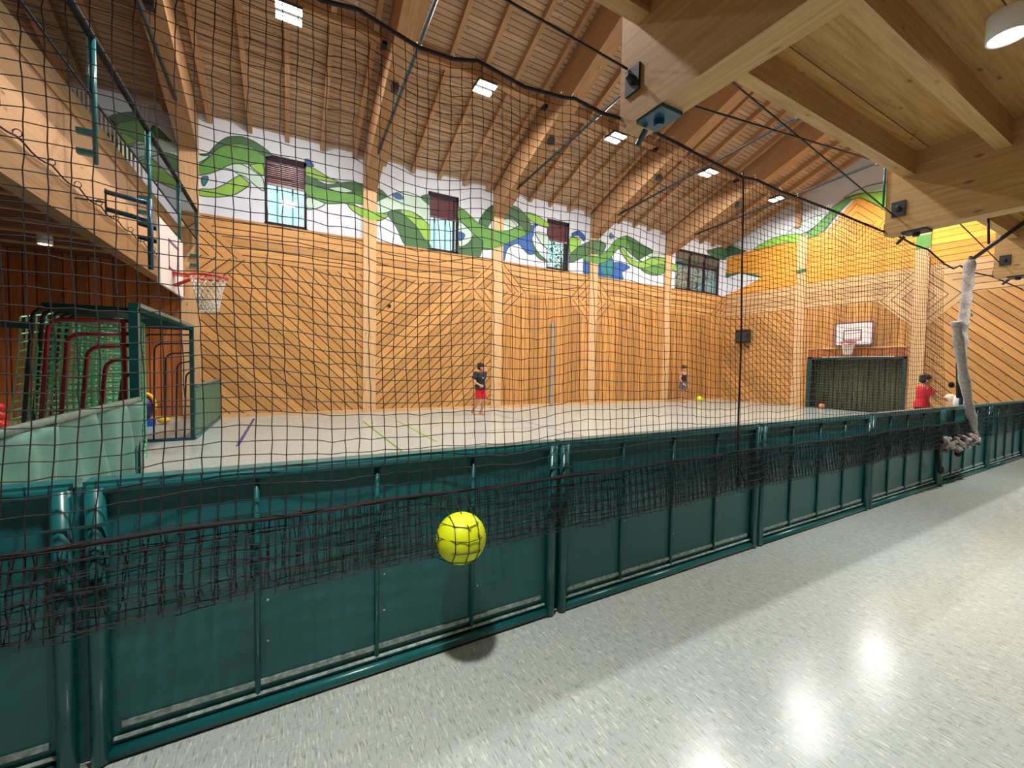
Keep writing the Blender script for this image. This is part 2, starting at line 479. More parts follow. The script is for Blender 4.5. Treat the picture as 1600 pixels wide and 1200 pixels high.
# mural paint
def smooth_poly(pts, sub=4):
    n = len(pts); out = []
    for i in range(n):
        p0, p1, p2, p3 = pts[i-1], pts[i], pts[(i+1) % n], pts[(i+2) % n]
        # keep corners tight where the outline turns back sharply
        for k in range(sub):
            t = k/sub
            q = []
            for c in (0, 1):
                m1 = (p2[c]-p0[c])*.35; m2 = (p3[c]-p1[c])*.35
                q.append((2*t**3-3*t**2+1)*p1[c]+(t**3-2*t**2+t)*m1+(-2*t**3+3*t**2)*p2[c]+(t**3-t**2)*m2)
            out.append(tuple(q))
    return out
PAINT = {'dark': plain('dark green paint', (62, 104, 60), .6, var=.06), 'mid': plain('mid green paint', (92, 148, 62), .6, var=.08),
         'lime': plain('lime paint', (138, 186, 66), .6, var=.06), 'pale': plain('pale mint paint', (192, 216, 200), .6, var=.04),
         'blue': plain('blue paint', (34, 92, 168), .6, var=.12), 'teal': plain('teal paint', (36, 122, 130), .6, var=.1), 'white': plain('white wall paint', (222, 224, 232), .6),
         'line': plain('dark outline paint', (48, 74, 66), .6)}
PK = list(PAINT)
MURAL_LONG = [
    ('mid', [(-2.67, 6.79), (-2.5, 6.66), (-2.27, 6.43), (-1.97, 6.14), (-1.82, 6.14), (-1.63, 6.36), (-1.47, 6.59), (-1.24, 6.76), (-0.98, 6.84), (-0.74, 6.81), (-0.49, 6.68), (-0.49, 6.36), (-0.75, 6.37), (-0.92, 6.37), (-1.18, 6.3), (-1.41, 6.11), (-1.67, 5.94), (-1.98, 5.84), (-2.27, 6.07), (-2.56, 6.32), (-2.73, 6.56)]),
    ('dark', [(-1.82, 6.37), (-1.66, 6.43), (-1.5, 6.68), (-1.27, 6.92), (-0.98, 7.02), (-0.71, 6.97), (-0.5, 6.87), (-0.33, 6.74), (-0.5, 6.67), (-0.78, 6.82), (-1.01, 6.83), (-1.28, 6.74), (-1.5, 6.57), (-1.66, 6.39)]),
    ('pale', [(-2.2, 6.78), (-2.03, 6.65), (-1.82, 6.35), (-1.63, 6.38), (-1.82, 6.18), (-1.97, 6.18), (-2.15, 6.43)]),
    ('lime', [(-1.83, 5.54), (-1.57, 5.6), (-1.35, 5.76), (-1.05, 6.04), (-0.95, 6.01), (-0.82, 5.88), (-1.02, 5.66), (-1.19, 5.53), (-1.51, 5.42), (-1.83, 5.39)]),
    ('pale', [(-1.35, 6.17), (-1.18, 6.29), (-1.02, 6.34), (-0.82, 6.28), (-0.54, 6.11), (-0.51, 5.79), (-0.68, 5.87), (-0.89, 6.03), (-1.05, 6.08), (-1.18, 6.15)]),
    ('lime', [(-0.81, 6.36), (-0.54, 6.46), (-0.51, 6.17), (-0.68, 6.25)]),
    ('pale', [(0.48, 5.84), (0.91, 5.76), (0.71, 5.59), (0.48, 5.53)]),
    ('mid', [(0.46, 6.22), (0.75, 6.16), (0.99, 6.19), (1.6, 6.21), (1.92, 6.2), (2.25, 6.13), (2.03, 5.95), (1.6, 5.93), (1.19, 5.82), (0.91, 5.78), (0.46, 5.92)]),
    ('dark', [(0.46, 6.45), (0.75, 6.33), (0.99, 6.29), (1.31, 6.41), (1.6, 6.5), (1.94, 6.51), (2.25, 6.49), (2.43, 6.44), (2.59, 6.29), (2.38, 6.13), (1.99, 6.19), (1.6, 6.21), (1.31, 6.24), (0.99, 6.19), (0.71, 6.19), (0.46, 6.2)]),
    ('lime', [(0.46, 6.64), (0.67, 6.62), (0.99, 6.49), (1.27, 6.42), (1.03, 6.37), (0.75, 6.37), (0.46, 6.42)]),
    ('pale', [(0.99, 6.19), (1.31, 6.3), (1.64, 6.25), (1.35, 6.15)]),
    ('lime', [(1.48, 5.88), (1.6, 5.91), (1.77, 5.85), (2.08, 5.78), (2.38, 5.79), (2.61, 5.77), (2.39, 5.59), (2.08, 5.53), (1.81, 5.62), (1.6, 5.73)]),
    ('pale', [(2.25, 6.06), (2.56, 6.29), (2.88, 6.5), (3.17, 6.56), (3.51, 6.51), (3.83, 6.37), (3.84, 5.64), (3.61, 5.89), (3.27, 6.01), (2.89, 5.99), (2.48, 5.81), (2.25, 5.79)]),
    ('dark', [(2.57, 5.83), (2.89, 5.99), (3.08, 5.88), (3.42, 5.57), (3.84, 5.16), (3.85, 5.0), (3.13, 4.97), (2.85, 5.46)]),
    ('lime', [(2.94, 5.97), (3.27, 6.01), (3.56, 5.88), (3.84, 5.69), (3.84, 5.21), (3.67, 5.28), (3.42, 5.62)]),
    ('dark', [(3.56, 6.5), (3.83, 6.63), (3.83, 6.32)]),
    ('blue', [(0.42, 6.81), (0.52, 6.84), (0.61, 6.76), (0.63, 6.68), (0.5, 6.66)]),
    ('teal', [(-1.79, 5.83), (-1.68, 5.88), (-1.67, 5.8), (-1.75, 5.63), (-1.79, 5.7)]),
    ('blue', [(2.7, 6.41), (2.93, 6.46), (3.05, 6.34), (2.84, 6.3)]),
    ('dark', [(4.81, 5.21), (5.16, 5.37), (5.3, 5.67), (5.5, 5.59), (5.69, 5.49), (5.62, 5.27), (5.5, 4.98), (4.82, 5.0)]),
    ('pale', [(4.8, 5.98), (5.08, 5.86), (5.3, 5.67), (5.12, 5.36), (4.81, 5.23)]),
    ('mid', [(4.78, 6.44), (5.03, 6.36), (5.26, 6.2), (5.49, 6.07), (5.76, 5.99), (6.07, 5.94), (6.39, 5.97), (6.72, 6.08), (6.96, 6.24), (7.22, 6.36), (7.31, 6.01), (6.93, 5.76), (6.4, 5.48), (6.04, 5.33), (5.65, 5.26), (5.65, 5.52), (5.3, 5.7), (5.08, 5.9), (4.78, 6.08)]),
    ('dark', [(5.49, 6.11), (5.63, 6.38), (5.82, 6.62), (6.02, 6.75), (6.03, 6.35), (5.83, 6.0), (5.68, 6.04)]),
    ('pale', [(5.83, 5.98), (6.03, 6.31), (6.38, 6.42), (6.67, 6.4), (6.92, 6.23), (6.59, 6.03), (6.27, 5.97)]),
    ('lime', [(7.21, 6.74), (7.55, 6.78), (7.87, 6.7), (8.19, 6.57), (8.19, 6.4), (7.74, 6.45), (7.43, 6.54)]),
    ('dark', [(6.38, 6.7), (6.58, 6.86), (6.87, 6.88), (7.12, 6.77), (7.39, 6.53), (7.57, 6.2), (7.53, 5.9), (7.67, 5.62), (7.9, 5.4), (8.22, 5.22), (7.9, 5.25), (7.59, 5.46), (7.4, 5.8), (7.22, 6.14), (7.01, 6.32), (6.71, 6.44), (6.38, 6.38)]),
    ('pale', [(7.66, 6.14), (7.92, 6.19), (8.2, 6.12), (8.21, 5.67), (7.89, 5.84)]),
    ('blue', [(4.81, 5.68), (5.01, 5.62), (4.94, 5.45), (4.81, 5.41)]),
    ('blue', [(6.4, 5.48), (6.73, 5.69), (7.23, 5.96), (7.44, 6.1), (7.52, 6.37), (7.78, 6.44), (7.61, 6.3), (7.59, 6.05), (7.49, 5.85), (7.63, 5.43), (7.41, 5.36), (7.19, 5.51), (6.98, 5.66), (6.69, 5.54), (6.53, 5.34), (6.45, 4.99), (6.36, 4.98)]),
    ('lime', [(9.18, 6.22), (9.66, 6.21), (9.59, 5.96), (9.19, 5.67)]),
    ('dark', [(9.2, 5.61), (9.59, 5.96), (10.04, 6.21), (10.51, 6.35), (10.92, 6.23), (10.69, 5.83), (10.06, 5.73), (9.61, 5.49), (9.21, 5.32)]),
    ('blue', [(9.84, 5.52), (10.07, 5.49), (10.09, 4.95), (9.85, 4.99)]),
    ('blue', [(9.25, 6.38), (9.58, 6.54), (9.88, 6.37), (9.81, 6.2), (9.54, 6.38), (9.29, 6.29)]),
    ('blue', [(10.46, 5.49), (11.19, 5.59), (11.69, 5.66), (12.22, 5.54), (11.79, 5.29), (11.8, 4.97), (10.48, 4.91)]),
    ('teal', [(10.7, 5.52), (11.18, 5.84), (11.36, 5.36), (11.13, 4.96), (10.71, 5.15)]),
    ('mid', [(9.83, 5.64), (10.53, 5.74), (11.01, 6.06), (11.4, 6.49), (11.91, 6.74), (12.35, 6.58), (12.9, 6.48), (13.46, 6.37), (13.37, 6.22), (12.73, 6.06), (12.65, 5.92), (12.19, 6.11), (11.75, 6.3), (11.34, 5.99), (11.02, 5.63), (10.46, 5.43), (9.91, 5.47)]),
    ('dark', [(11.91, 6.74), (12.35, 6.71), (12.89, 6.54), (13.46, 6.4), (13.19, 6.13), (12.65, 5.92), (12.28, 6.19)]),
    ('mid', [(12.85, 5.56), (13.49, 5.74), (14.26, 5.91), (14.27, 5.61), (13.7, 5.4), (13.13, 5.43)]),
    ('pale', [(12.74, 5.93), (13.46, 6.3), (14.24, 6.32), (14.24, 6.2), (13.47, 6.14), (12.92, 5.85)]),
    ('lime', [(11.58, 6.27), (11.93, 6.14), (12.29, 5.87), (12.83, 5.82), (13.47, 6.1), (14.24, 6.15), (14.91, 5.96), (14.92, 5.72), (14.06, 5.92), (13.49, 5.77), (12.94, 5.6), (12.3, 5.65), (11.85, 5.93)]),
    ('teal', [(11.14, 6.73), (11.32, 6.6), (11.15, 6.51), (11.07, 6.62)]),
    ('dark', [(16.97, 6.9), (17.65, 7.15), (18.36, 7.3), (18.4, 6.74), (17.56, 6.69)]),
    ('mid', [(-3.54, 6.36), (-3.38, 6.36), (-3.22, 6.21), (-2.96, 6.02), (-3.12, 5.89), (-3.33, 6.11)]),
    ('pale', [(-2.84, 6.56), (-2.27, 6.47), (-1.95, 6.36), (-1.95, 6.19), (-2.27, 6.18), (-2.7, 6.21)]),
    ('dark', [(-2.98, 6.06), (-2.56, 6.21), (-2.25, 6.2), (-2.25, 5.9), (-2.27, 5.88), (-2.62, 5.87), (-2.85, 5.88)]),
    ('mid', [(-2.76, 5.73), (-2.42, 5.74), (-2.25, 5.6), (-2.28, 5.36), (-2.57, 5.56)]),
]
MURAL_GABLE = [
    ('dark', [(12.65, 7.29), (12.56, 7.39), (12.1, 7.27), (11.72, 7.03), (11.48, 6.92), (11.84, 6.88), (12.34, 6.88), (12.63, 6.83)]),
    ('pale', [(9.79, 7.18), (9.5, 7.39), (9.31, 7.49), (8.84, 7.61), (8.31, 7.59), (8.56, 7.33), (8.91, 7.12), (9.24, 7.05)]),
    ('lime', [(11.12, 6.92), (10.79, 7.06), (10.3, 7.19), (9.79, 7.18), (9.19, 7.05), (9.18, 6.73), (9.77, 6.86), (10.29, 6.85), (11.06, 6.86)]),
    ('mid', [(9.09, 6.97), (8.82, 7.1), (8.56, 7.33), (8.26, 7.53), (8.15, 7.79), (7.9, 7.9), (7.58, 7.98), (7.5, 7.89), (7.81, 7.63), (8.13, 7.29), (8.37, 6.97), (8.72, 6.82), (9.04, 6.88)]),
    ('pale', [(7.78, 8.0), (7.39, 8.14), (6.98, 8.18), (6.27, 8.06), (6.25, 7.73), (6.97, 7.92), (7.35, 8.01)]),
    ('lime', [(7.62, 7.97), (7.39, 8.0), (7.16, 7.97), (6.6, 7.83), (6.25, 7.73), (6.21, 6.89), (6.54, 7.17), (6.8, 7.46), (7.26, 7.84), (7.5, 7.85)]),
    ('white', [(12.64, 5.88), (12.24, 5.89), (11.68, 5.94), (11.19, 5.82), (10.73, 5.59), (11.59, 5.25), (12.61, 5.03)]),
    ('lime', [(12.68, 6.68), (12.51, 6.55), (12.49, 6.12), (12.65, 6.19)]),
    ('dark', [(12.65, 6.19), (12.18, 6.0), (11.74, 5.95), (12.3, 5.88), (12.64, 5.86)]),
    ('dark', [(11.68, 5.96), (11.13, 5.81), (10.7, 5.58), (11.01, 5.66)]),
]

def mural(name, data, plane, base, step, parent=None, xlim=None, only=None):
    mb = MB()
    for i, (c, pts) in enumerate(data):
        if only and i not in only: continue
        P = smooth_poly(pts)
        if xlim: P = clip_poly(clip_poly(P, 0, xlim[0], False), 0, xlim[1], True)
        if len(P) < 3: continue
        w = base-step*(i+1)
        f = (lambda h, z, w: (h, w, z)) if plane == 'Y' else (lambda h, z, w: (w, h, z))
        mb.poly([f(h, z, w) for h, z in P], PK.index(c))
        if c != 'white' and not xlim:      # thin painted outline
            n = len(P)
            for k in range(n):
                a = P[k]; b = P[(k+1) % n]; d = math.hypot(b[0]-a[0], b[1]-a[1])
                if d < 1e-4: continue
                nx, nz = -(b[1]-a[1])/d*.012, (b[0]-a[0])/d*.012
                mb.poly([f(a[0]-nx, a[1]-nz, w-step*.4), f(b[0]-nx, b[1]-nz, w-step*.4), f(b[0]+nx, b[1]+nz, w-step*.4), f(a[0]+nx, a[1]+nz, w-step*.4)], PK.index('line'))
    o = build(name, mb, [PAINT[k] for k in PK], parent)
    return o
mu = mural('mural', MURAL_LONG, 'Y', 12.428, .0005)
tag(mu, 'painted frieze of twisting green ribbons and blue splashes along the long white wall', 'mural')
mu2 = mural('mural', MURAL_GABLE, 'X', XG-.003, .0008)
tag(mu2, 'painted green ribbon rising along the white gable wall above orange boards', 'mural')

# ================================================================== FRAME
GRP = 'laminated timber columns of the hall'
names = ['beside the left balcony', 'between the first and second windows', 'between the second and third windows', 'right of the third window', 'left of the widest window']
for i, x in enumerate(XP):
    t = thing('timber_column', 'laminated timber column on the long wall ' + names[i], 'column', (x, 12.4, 0))
    mb = MB(); mb.box(x-.18, x+.18, 12.345, 12.6, 0, 6.6, along=2); build('shaft', mb, m_col, t)
    if i in (1, 2, 3):
        o = mural('painted_band', MURAL_LONG, 'Y', 12.344, .0004, t, (x-.18, x+.18), {1: {11}, 2: {21}, 3: {30, 35}}[i])
for y, lab in ((9.10, 'left of the green goal recess'), (5.45, 'right of the green goal recess')):
    t = thing('timber_column', 'laminated timber column on the gable wall ' + lab, 'column', (XG, y, 0))
    mb = MB(); mb.box(XG-.055, XG+.2, y-.18, y+.18, 0, 6.93 if y > 8 else 7.4, along=2); build('shaft', mb, m_col, t)
    pb = MB(); pb.box(XG-.062, XG-.05, y-.18, y+.18, 5.45 if y > 8 else 5.55, 5.6 if y > 8 else 6.0); 
    if y > 8: ub = MB(); ub.box(XG-.12, XG+.1, 9.2, 9.38, 7.35, 8.3, along=2); build('upper_post', ub, m_raft, t)
    build('green_patch', pb, PAINT['mid' if y < 8 else 'dark'], t)

tn = ['nearest the left balcony', 'between the first and second lamps', 'between the second and third lamps', 'between the third and fourth lamps', 'between the fourth and fifth lamps']
for i, x in enumerate(XP):
    t = thing('roof_truss', 'brown laminated timber roof truss with a dark tie rod, ' + tn[i], 'roof truss', (x, 12.4, 6.3))
    mb = MB()
    prof = [(12.6, 6.27), (YR, 6.27+(12.6-YR)*TAN), (2.0, 6.27+(12.6-YR)*TAN-(YR-2)*TAN), (2.0, deck_z(2.0)-.01), (YR, deck_z(YR)-.01), (12.6, deck_z(12.6)-.01)]
    for half in ([prof[0], prof[1], prof[4], prof[5]], [prof[1], prof[2], prof[3], prof[4]]):
        for sx in (-.185, .185): mb.poly([(x+sx, y, z) for y, z in half], 0, [(z+y*TAN*(1 if half[0][0] > 8 else -1)+3*sx, y) for y, z in half])
        for k in range(4):
            a, b = half[k], half[(k+1) % 4]
            mb.poly([(x-.185, *a), (x+.185, *a), (x+.185, *b), (x-.185, *b)], 0, [(0.1, a[0]), (.47, a[0]), (.47, b[0]), (.1, b[0])])
    build('rafter_beam', mb, m_raft, t)
    rd = MB(); rd.tube([(x, 11.32, 6.85), (x, 5.2, 7.28), (x, 3.0, 7.1)], .036, 10); rd.box(x-.06, x+.06, 5.1, 5.35, 7.2, 7.36)
    build('tie_rod', rd, m_dark, t, True)
    bk = MB(); bk.box(x-.07, x+.07, 9.25, 9.42, 7.38, 7.52); bk.tube([(x, 9.33, 7.4), (x, 9.33, 7.12)], .008, 6)
    build('steel_bracket', bk, m_black, t)
    for sx in (-1, 1):
        bk = MB(); bk.box(x+sx*.24-.05, x+sx*.24+.05, 9.22, 9.38, 8.20, 8.29); build('purlin_shoe', bk, m_black, t)

xs = XP + [18.6]
for i in range(5):
    mb = MB(); mb.box(xs[i]+.19, xs[i+1]-.19, 9.2, 9.40, 8.28, 8.62, along=0)
    o = build('roof_purlin', mb, m_raft); recentre(o)
    tag(o, 'horizontal brown timber purlin carrying ' + ['the leftmost', 'the second', 'the middle', 'the fourth', 'the far right'][i] + ' pair of lit lamp panels', 'purlin')
mb = MB(); mb.box(-9, XP[0]-.19, 9.2, 9.4, 8.28, 8.62, along=0); o = build('roof_purlin', mb, m_raft); recentre(o)
tag(o, 'dark horizontal timber purlin over the left balcony', 'purlin')

# rafters: one, then copies
def rafter_mesh(x):
    mb = MB(); a = Vector((x, 12.44, deck_z(12.44)-.085)); b = Vector((x, YR+.02, deck_z(YR+.02)-.085))
    mb.bar(a, b, .10, .165); return mb
r0 = None
for k0 in range(-1, 5):
    for k in range(5):
        xx = (XP[0]-4.11 if k0 < 0 else XP[k0]) + .41 + .82*k
        if r0 is None:
            r0 = build('roof_rafter', rafter_mesh(0), m_raft)
            me = r0.data; me.transform(Matrix.Translation((0, -12.4, -7.1))); r0.location = (xx, 12.4, 7.1)
            tag(r0, 'slender brown timber rafter running down to the long wall under the roof boards', 'rafter', 'rafters between the roof trusses')
        else:
            c = r0.copy(); C.objects.link(c); c.location = (xx, 12.4, 7.1)
        rr_ = r0 if (k0, k) == (-1, 0) else c
        rr_['label'] = '%s brown timber rafter %s' % (['first', 'second', 'third', 'fourth', 'fifth'][k], ['over the left balcony', 'of the bay over the first window', 'of the bay over the second window', 'of the bay over the third window', 'of the bay right of the third window', 'of the bay over the widest window'][k0+1])

# lamps: one, then copies
def make_lamp(loc):
    x, y, z = loc
    t = thing('ceiling_light', 'x', 'ceiling light', loc, 'hall floodlights under the purlins')
    h = MB(); h.box(x-.23, x+.23, y-.20, y+.20, z+.024, z+.09); h.tube([(x-.12, y+.05, z+.1), (x-.12, y+.2, z+.34)], .012, 6); h.tube([(x+.12, y+.05, z+.1), (x+.12, y+.2, z+.34)], .012, 6)
    build('housing', h, m_dark, t)
    for s in (-1, 1):
        p = MB(); p.box(x-.22, x+.22, y+s*.135-.075, y+s*.135+.075, z, z+.022); build('lit_panel', p, m_led, t)
    ld = bpy.data.lights.new('lamp', 'AREA'); ld.shape = 'RECTANGLE'; ld.size = .46; ld.size_y = .4
    ld.energy = LAMP_W; ld.color = (1.0, .97, .93)
    lo = bpy.data.objects.new('lamp', ld); C.objects.link(lo); lo.parent = t; lo.location = (0, 0, -.02)
    return t
LX = [.05, 4.13, 8.25, 12.36, 16.47]
ln = ['leftmost lit ceiling lamp at the top of the photo', 'second lit ceiling lamp from the left', 'lit ceiling lamp in the middle of the far row, left of the hanging steel plate', 'fourth lit ceiling lamp from the left', 'smallest lit ceiling lamp, farthest right beside the gable']
l0 = make_lamp((LX[0], 9.1, 7.98)); l0['label'] = ln[0]
for i in range(1, 5): dup(l0, (LX[i], 9.1, 7.98), ln[i])
for i in range(5):
    c = dup(l0, (LX[i], 5.45, 7.98), 'ceiling lamp hung from the hidden slope of the roof'); c['group'] = 'lamps under the hidden roof slope'

# ================================================================== LEFT BALCONY
t = thing('balcony', 'peach-boarded balcony across the left end of the hall with grey glass railing', 'balcony', (-2.13, 7, 3.0))
mb = MB(); mb.box(-2.30, -2.12, .5, 12.3, 2.97, 3.33, along=1); build('edge_beam', mb, wood('brown edge beam', (166, 128, 88), (132, 98, 66)), t)  # edge beam wood, a darker brown than the fascia above
mb = MB(); mb.box(-2.20, -2.13, .5, 12.3, 3.33, 4.17, along=1); build('fascia', mb, m_fascia, t)
mb = MB(); mb.box(-2.20, -2.125, .5, 12.3, 4.195, 4.43, along=1); build('cap_board', mb, m_fascia, t)
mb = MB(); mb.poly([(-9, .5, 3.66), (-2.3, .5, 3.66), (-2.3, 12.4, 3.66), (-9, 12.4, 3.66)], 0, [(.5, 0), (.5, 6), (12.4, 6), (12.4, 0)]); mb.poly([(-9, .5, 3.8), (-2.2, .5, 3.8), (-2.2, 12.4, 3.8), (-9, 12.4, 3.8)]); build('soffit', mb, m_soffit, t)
for y in (5.5, 6.2, 6.9, 7.57, 8.28, 9.05, 9.80, 10.55, 11.63):
    mb = MB(); mb.box(-8.9, -2.31, y-.02, y+.02, 3.62, 3.66, along=0); build('batten', mb, m_col, t)
mb = MB()
for y in (2.3, 4.3, 6.35, 8.42, 10.45, 12.28):
    p = MB(); p.tube([(-1.87, y, 3.58), (-1.87, y, 4.95)], .024, 10); p.box(-2.02, -1.88, y-.03, y+.03, 3.66, 3.72); p.box(-2.02, -1.88, y-.03, y+.03, 3.88, 3.94)
    build('railing_post', p, m_teal, t, True)
mb = MB(); mb.tube([(-1.87, .5, 4.96), (-1.87, 12.3, 4.96)], .028, 10); build('handrail', mb, m_railc, t, True)
mb = MB(); mb.tube([(-1.89, .5, 4.30), (-1.89, 12.3, 4.30)], .012, 8); build('lower_rail', mb, m_railc, t, True)
mb = MB(); mb.box(-1.892, -1.884, .5, 12.2, 4.32, 4.93); build('glass_panel', mb, m_railglass, t)
hk = MB()
for k in range(13):
    y = 4.8+k*.6; hk.tube([(-2.10+.03*math.cos(a), y, 3.40+.035*math.sin(a)) for a in [q*PI/6 for q in range(13)]], .005, 5, cap=False)
build('net_hook', hk, m_dark, t, True)
rp = MB(); pts = []
for k in range(60):
    y = 4.6+k*.125; pts.append((-2.09, y, 3.37-.05*abs(math.sin(PI*(y-4.8)/.6))))
rp.tube(pts, .009, 6); build('hook_rope', rp, m_rope, t, True)
vb = MB()
for k in range(20): xx = -4.05+k*.068; vb.box(xx-.013, xx+.013, 12.26, 12.28, 5.35, 7.15)
vb.box(-4.1, -2.75, 12.28, 12.31, 7.1, 7.14); vb.box(-4.1, -2.75, 12.28, 12.41, 5.36, 5.40)
o = build('slatted_screen', vb, m_whitep); recentre(o); tag(o, 'white vertical slats standing before the mural behind the left railing', 'slatted screen')

# ================================================================== NEAR BALCONY OVERHEAD
bl = ['far left outside the view', 'hanging nearest, with a steel plate on its end', 'second, beyond the nearest beam', 'third, next to the grey pole', 'farthest, beyond the third beam']
for i, x in enumerate(XP):
    t = thing('balcony_beam', 'big overhead timber floor beam with steel end plates, ' + bl[i], 'beam', (x, 2.15, 3.01))
    mb = MB(); mb.box(x-.10, x+.10, -5, 2.15, 3.01, 3.86, along=1); build('timber', mb, m_beam, t)
    pl_ = MB(); pl_.box(x-.095, x+.085, 1.79, 2.0, 2.985, 3.01); pl_.cone((x, 1.9, 2.985), (x, 1.9, 2.95), .035, .03); pl_.tube([(x-.02, 1.99, 2.97), (x-.02, 2.06, 2.90)], .018, 8)
    build('bottom_plate', pl_, m_dark if i != 1 else m_blueteal, t)
    pl_ = MB(); pl_.box(x-.118, x-.10, 1.97, 2.09, 3.19, 3.355); pl_.cone((x-.118, 2.03, 3.27), (x-.16, 2.03, 3.29), .03, .016)
    build('side_plate', pl_, m_dark, t)
    pl_ = MB(); pl_.box(x-.09, x-.075, 2.15, 2.16, 3.03, 3.14); build('hook_bar', pl_, m_black, t)
    if i == 2:
        pp = MB(); pp.tube([(x-.12, 2.165, 3.33), (x-.12, 2.165, 3.84)], .012, 8); build('drain_pipe', pp, m_teal, t, True)
jl = ['front edge', 'second row', 'third row', 'fourth row']
for b in range(4):
    for j, y in enumerate((1.96, 1.268, .576, -.116)):
        mb = MB(); mb.box(XP[b]+.1, XP[b+1]-.1, y-.053, y+.053, 3.61, 3.86, along=0)
        o = build('balcony_joist', mb, m_beam); recentre(o)
        tag(o, 'overhead timber joist, %s, %s' % (jl[j], ['left of the nearest beam', 'between the nearest and second beams', 'between the second and third beams', 'beyond the third beam'][b]), 'joist')
mb = MB(); z = 3.86; mb.poly([(-9, -6, z), (18.4, -6, z), (18.4, 2.06, z), (-9, 2.06, z)], 0, [(-6, -9), (-6, 18.4), (2.06, 18.4), (2.06, -9)])
mb.poly([(-9, -6, z+.12), (18.4, -6, z+.12), (18.4, 2.06, z+.12), (-9, 2.06, z+.12)]); mb.poly([(-9, 2.06, z), (18.4, 2.06, z), (18.4, 2.06, z+.12), (-9, 2.06, z+.12)])
struct(build('ceiling', mb, m_deckb))
def make_down(loc):
    x, y, z = loc
    t = thing('downlight', 'round white ceiling lamp under the near balcony, lit', 'downlight', loc)
    h = MB(); rings = []
    for zz, r in ((z+.16, .105), (z, .105), (z, .095), (z+.02, .09)): rings.append([Vector((x+r*math.cos(a), y+r*math.sin(a), zz)) for a in [2*PI*k/32 for k in range(32)]])
    h.quadgrid(rings, True, False); build('housing', h, m_whitep, t, True)
    p = MB(); p.cone((x, y, z+.012), (x, y, z+.017), .094, .094, 32); build('lit_disc', p, m_led, t)
    ld = bpy.data.lights.new('lamp', 'AREA'); ld.shape = 'DISK'; ld.size = .18; ld.spread = math.radians(105); ld.energy = DOWN_W; ld.color = (1, .95, .88)
    lo = bpy.data.objects.new('lamp', ld); C.objects.link(lo); lo.parent = t; lo.location = (0, 0, -.01)
    return t
d0 = make_down((4.30, .91, 3.70))
for xx, yy in ((.1, .92), (8.3, .92), (12.4, .92)): dup(d0, (xx, yy, 3.70), 'round white ceiling lamp above the walkway outside the photo')['group'] = 'walkway lamps outside the view'

d1 = make_down((-3.92, 10.87, 3.50)); [c_ for c_ in d1.children if c_.type == 'LIGHT'][0].data.energy = 14.0; d1['label'] = 'small flush lamp in the brown soffit under the left balcony'
mb = MB(); mb.box(-9, 18.45, -6.2, -6.0, 0, 3.9); o = struct(build('wall_front', mb, m_cladp))
# ================================================================== RINK BOARDS
def board_section(s, first):
    t = thing('rink_board', first, 'rink board', (s+.925, YB, 0), 'teal rink boards in a row')
    w = 1.862
    mb = MB(); mb.box(s-.03, s+w+.056, YB+.004, YB+.016, .008, .97); build('sheet', mb, m_sheet, t)
    mb = MB(); mb.tube([(s-.02, YB-.012, .962), (s+w+.02, YB-.012, .962)], .020, 10); mb.box(s-.03, s+w+.03, YB-.02, YB+.05, .972, .99); build('top_rail', mb, m_teal, t)
    mb = MB(); mb.tube([(s-.02, YB-.015, .024), (s+w+.02, YB-.015, .024)], .023, 10); build('bottom_rail', mb, m_teal, t, True)
    mb = MB(); mb.box(s+.05, s+w-.05, YB-.004, YB+.004, .098, .118); mb.tube([(s+.03, YB-.01, .068), (s+w-.03, YB-.01, .068)], .007, 6); build('kick_strip', mb, m_scuff, t)
    for q in (0, w):
        mb = MB(); mb.tube([(s+q, YB-.018, .01), (s+q, YB-.018, .968)], .027, 14); build('post', mb, m_teal, t, True)
    for q in (.460, .920, 1.388):
        mb = MB(); mb.tube([(s+q, YB-.006, .05), (s+q, YB-.006, .955)], .0105, 8); build('divider', mb, m_teal, t, True)
    mb = MB(); mb.box(s+w-.05, s+w+.125, YB-.046, YB-.040, .842, .850); build('clip', mb, m_teal, t)
    rv = MB()
    for q in (.46, .92, 1.388):
        for z in (.27, .44, .61): rv.ell((s+q+.035, YB+.003, z), .005, .003, .005, 6, 4)
    build('rivet', rv, m_whitep, t)
    return t
m_scuff = plain('scuffed pale edge', (168, 186, 182), .6, var=.45, scale=40)
bn = ['cut by the left photo edge', 'with the yellow ball before it', 'first to the right of the yellow ball', 'second to the right of the yellow ball', 'third to the right of the yellow ball', 'behind the crumpled net bundle', 'just right of the crumpled net bundle', 'far right, reaching toward the photo edge', 'the last one at the far end of the walkway', 'hidden end section by the gable wall']
b0 = board_section(-.569, 'x'); 
base = b0.location.x
for k in range(-1, 9):
    lab = 'dark teal rink board section ' + bn[k+1]
    if k == 0: b0['label'] = lab
    else: dup(b0, (base+1.9445*k, YB, 0), lab)

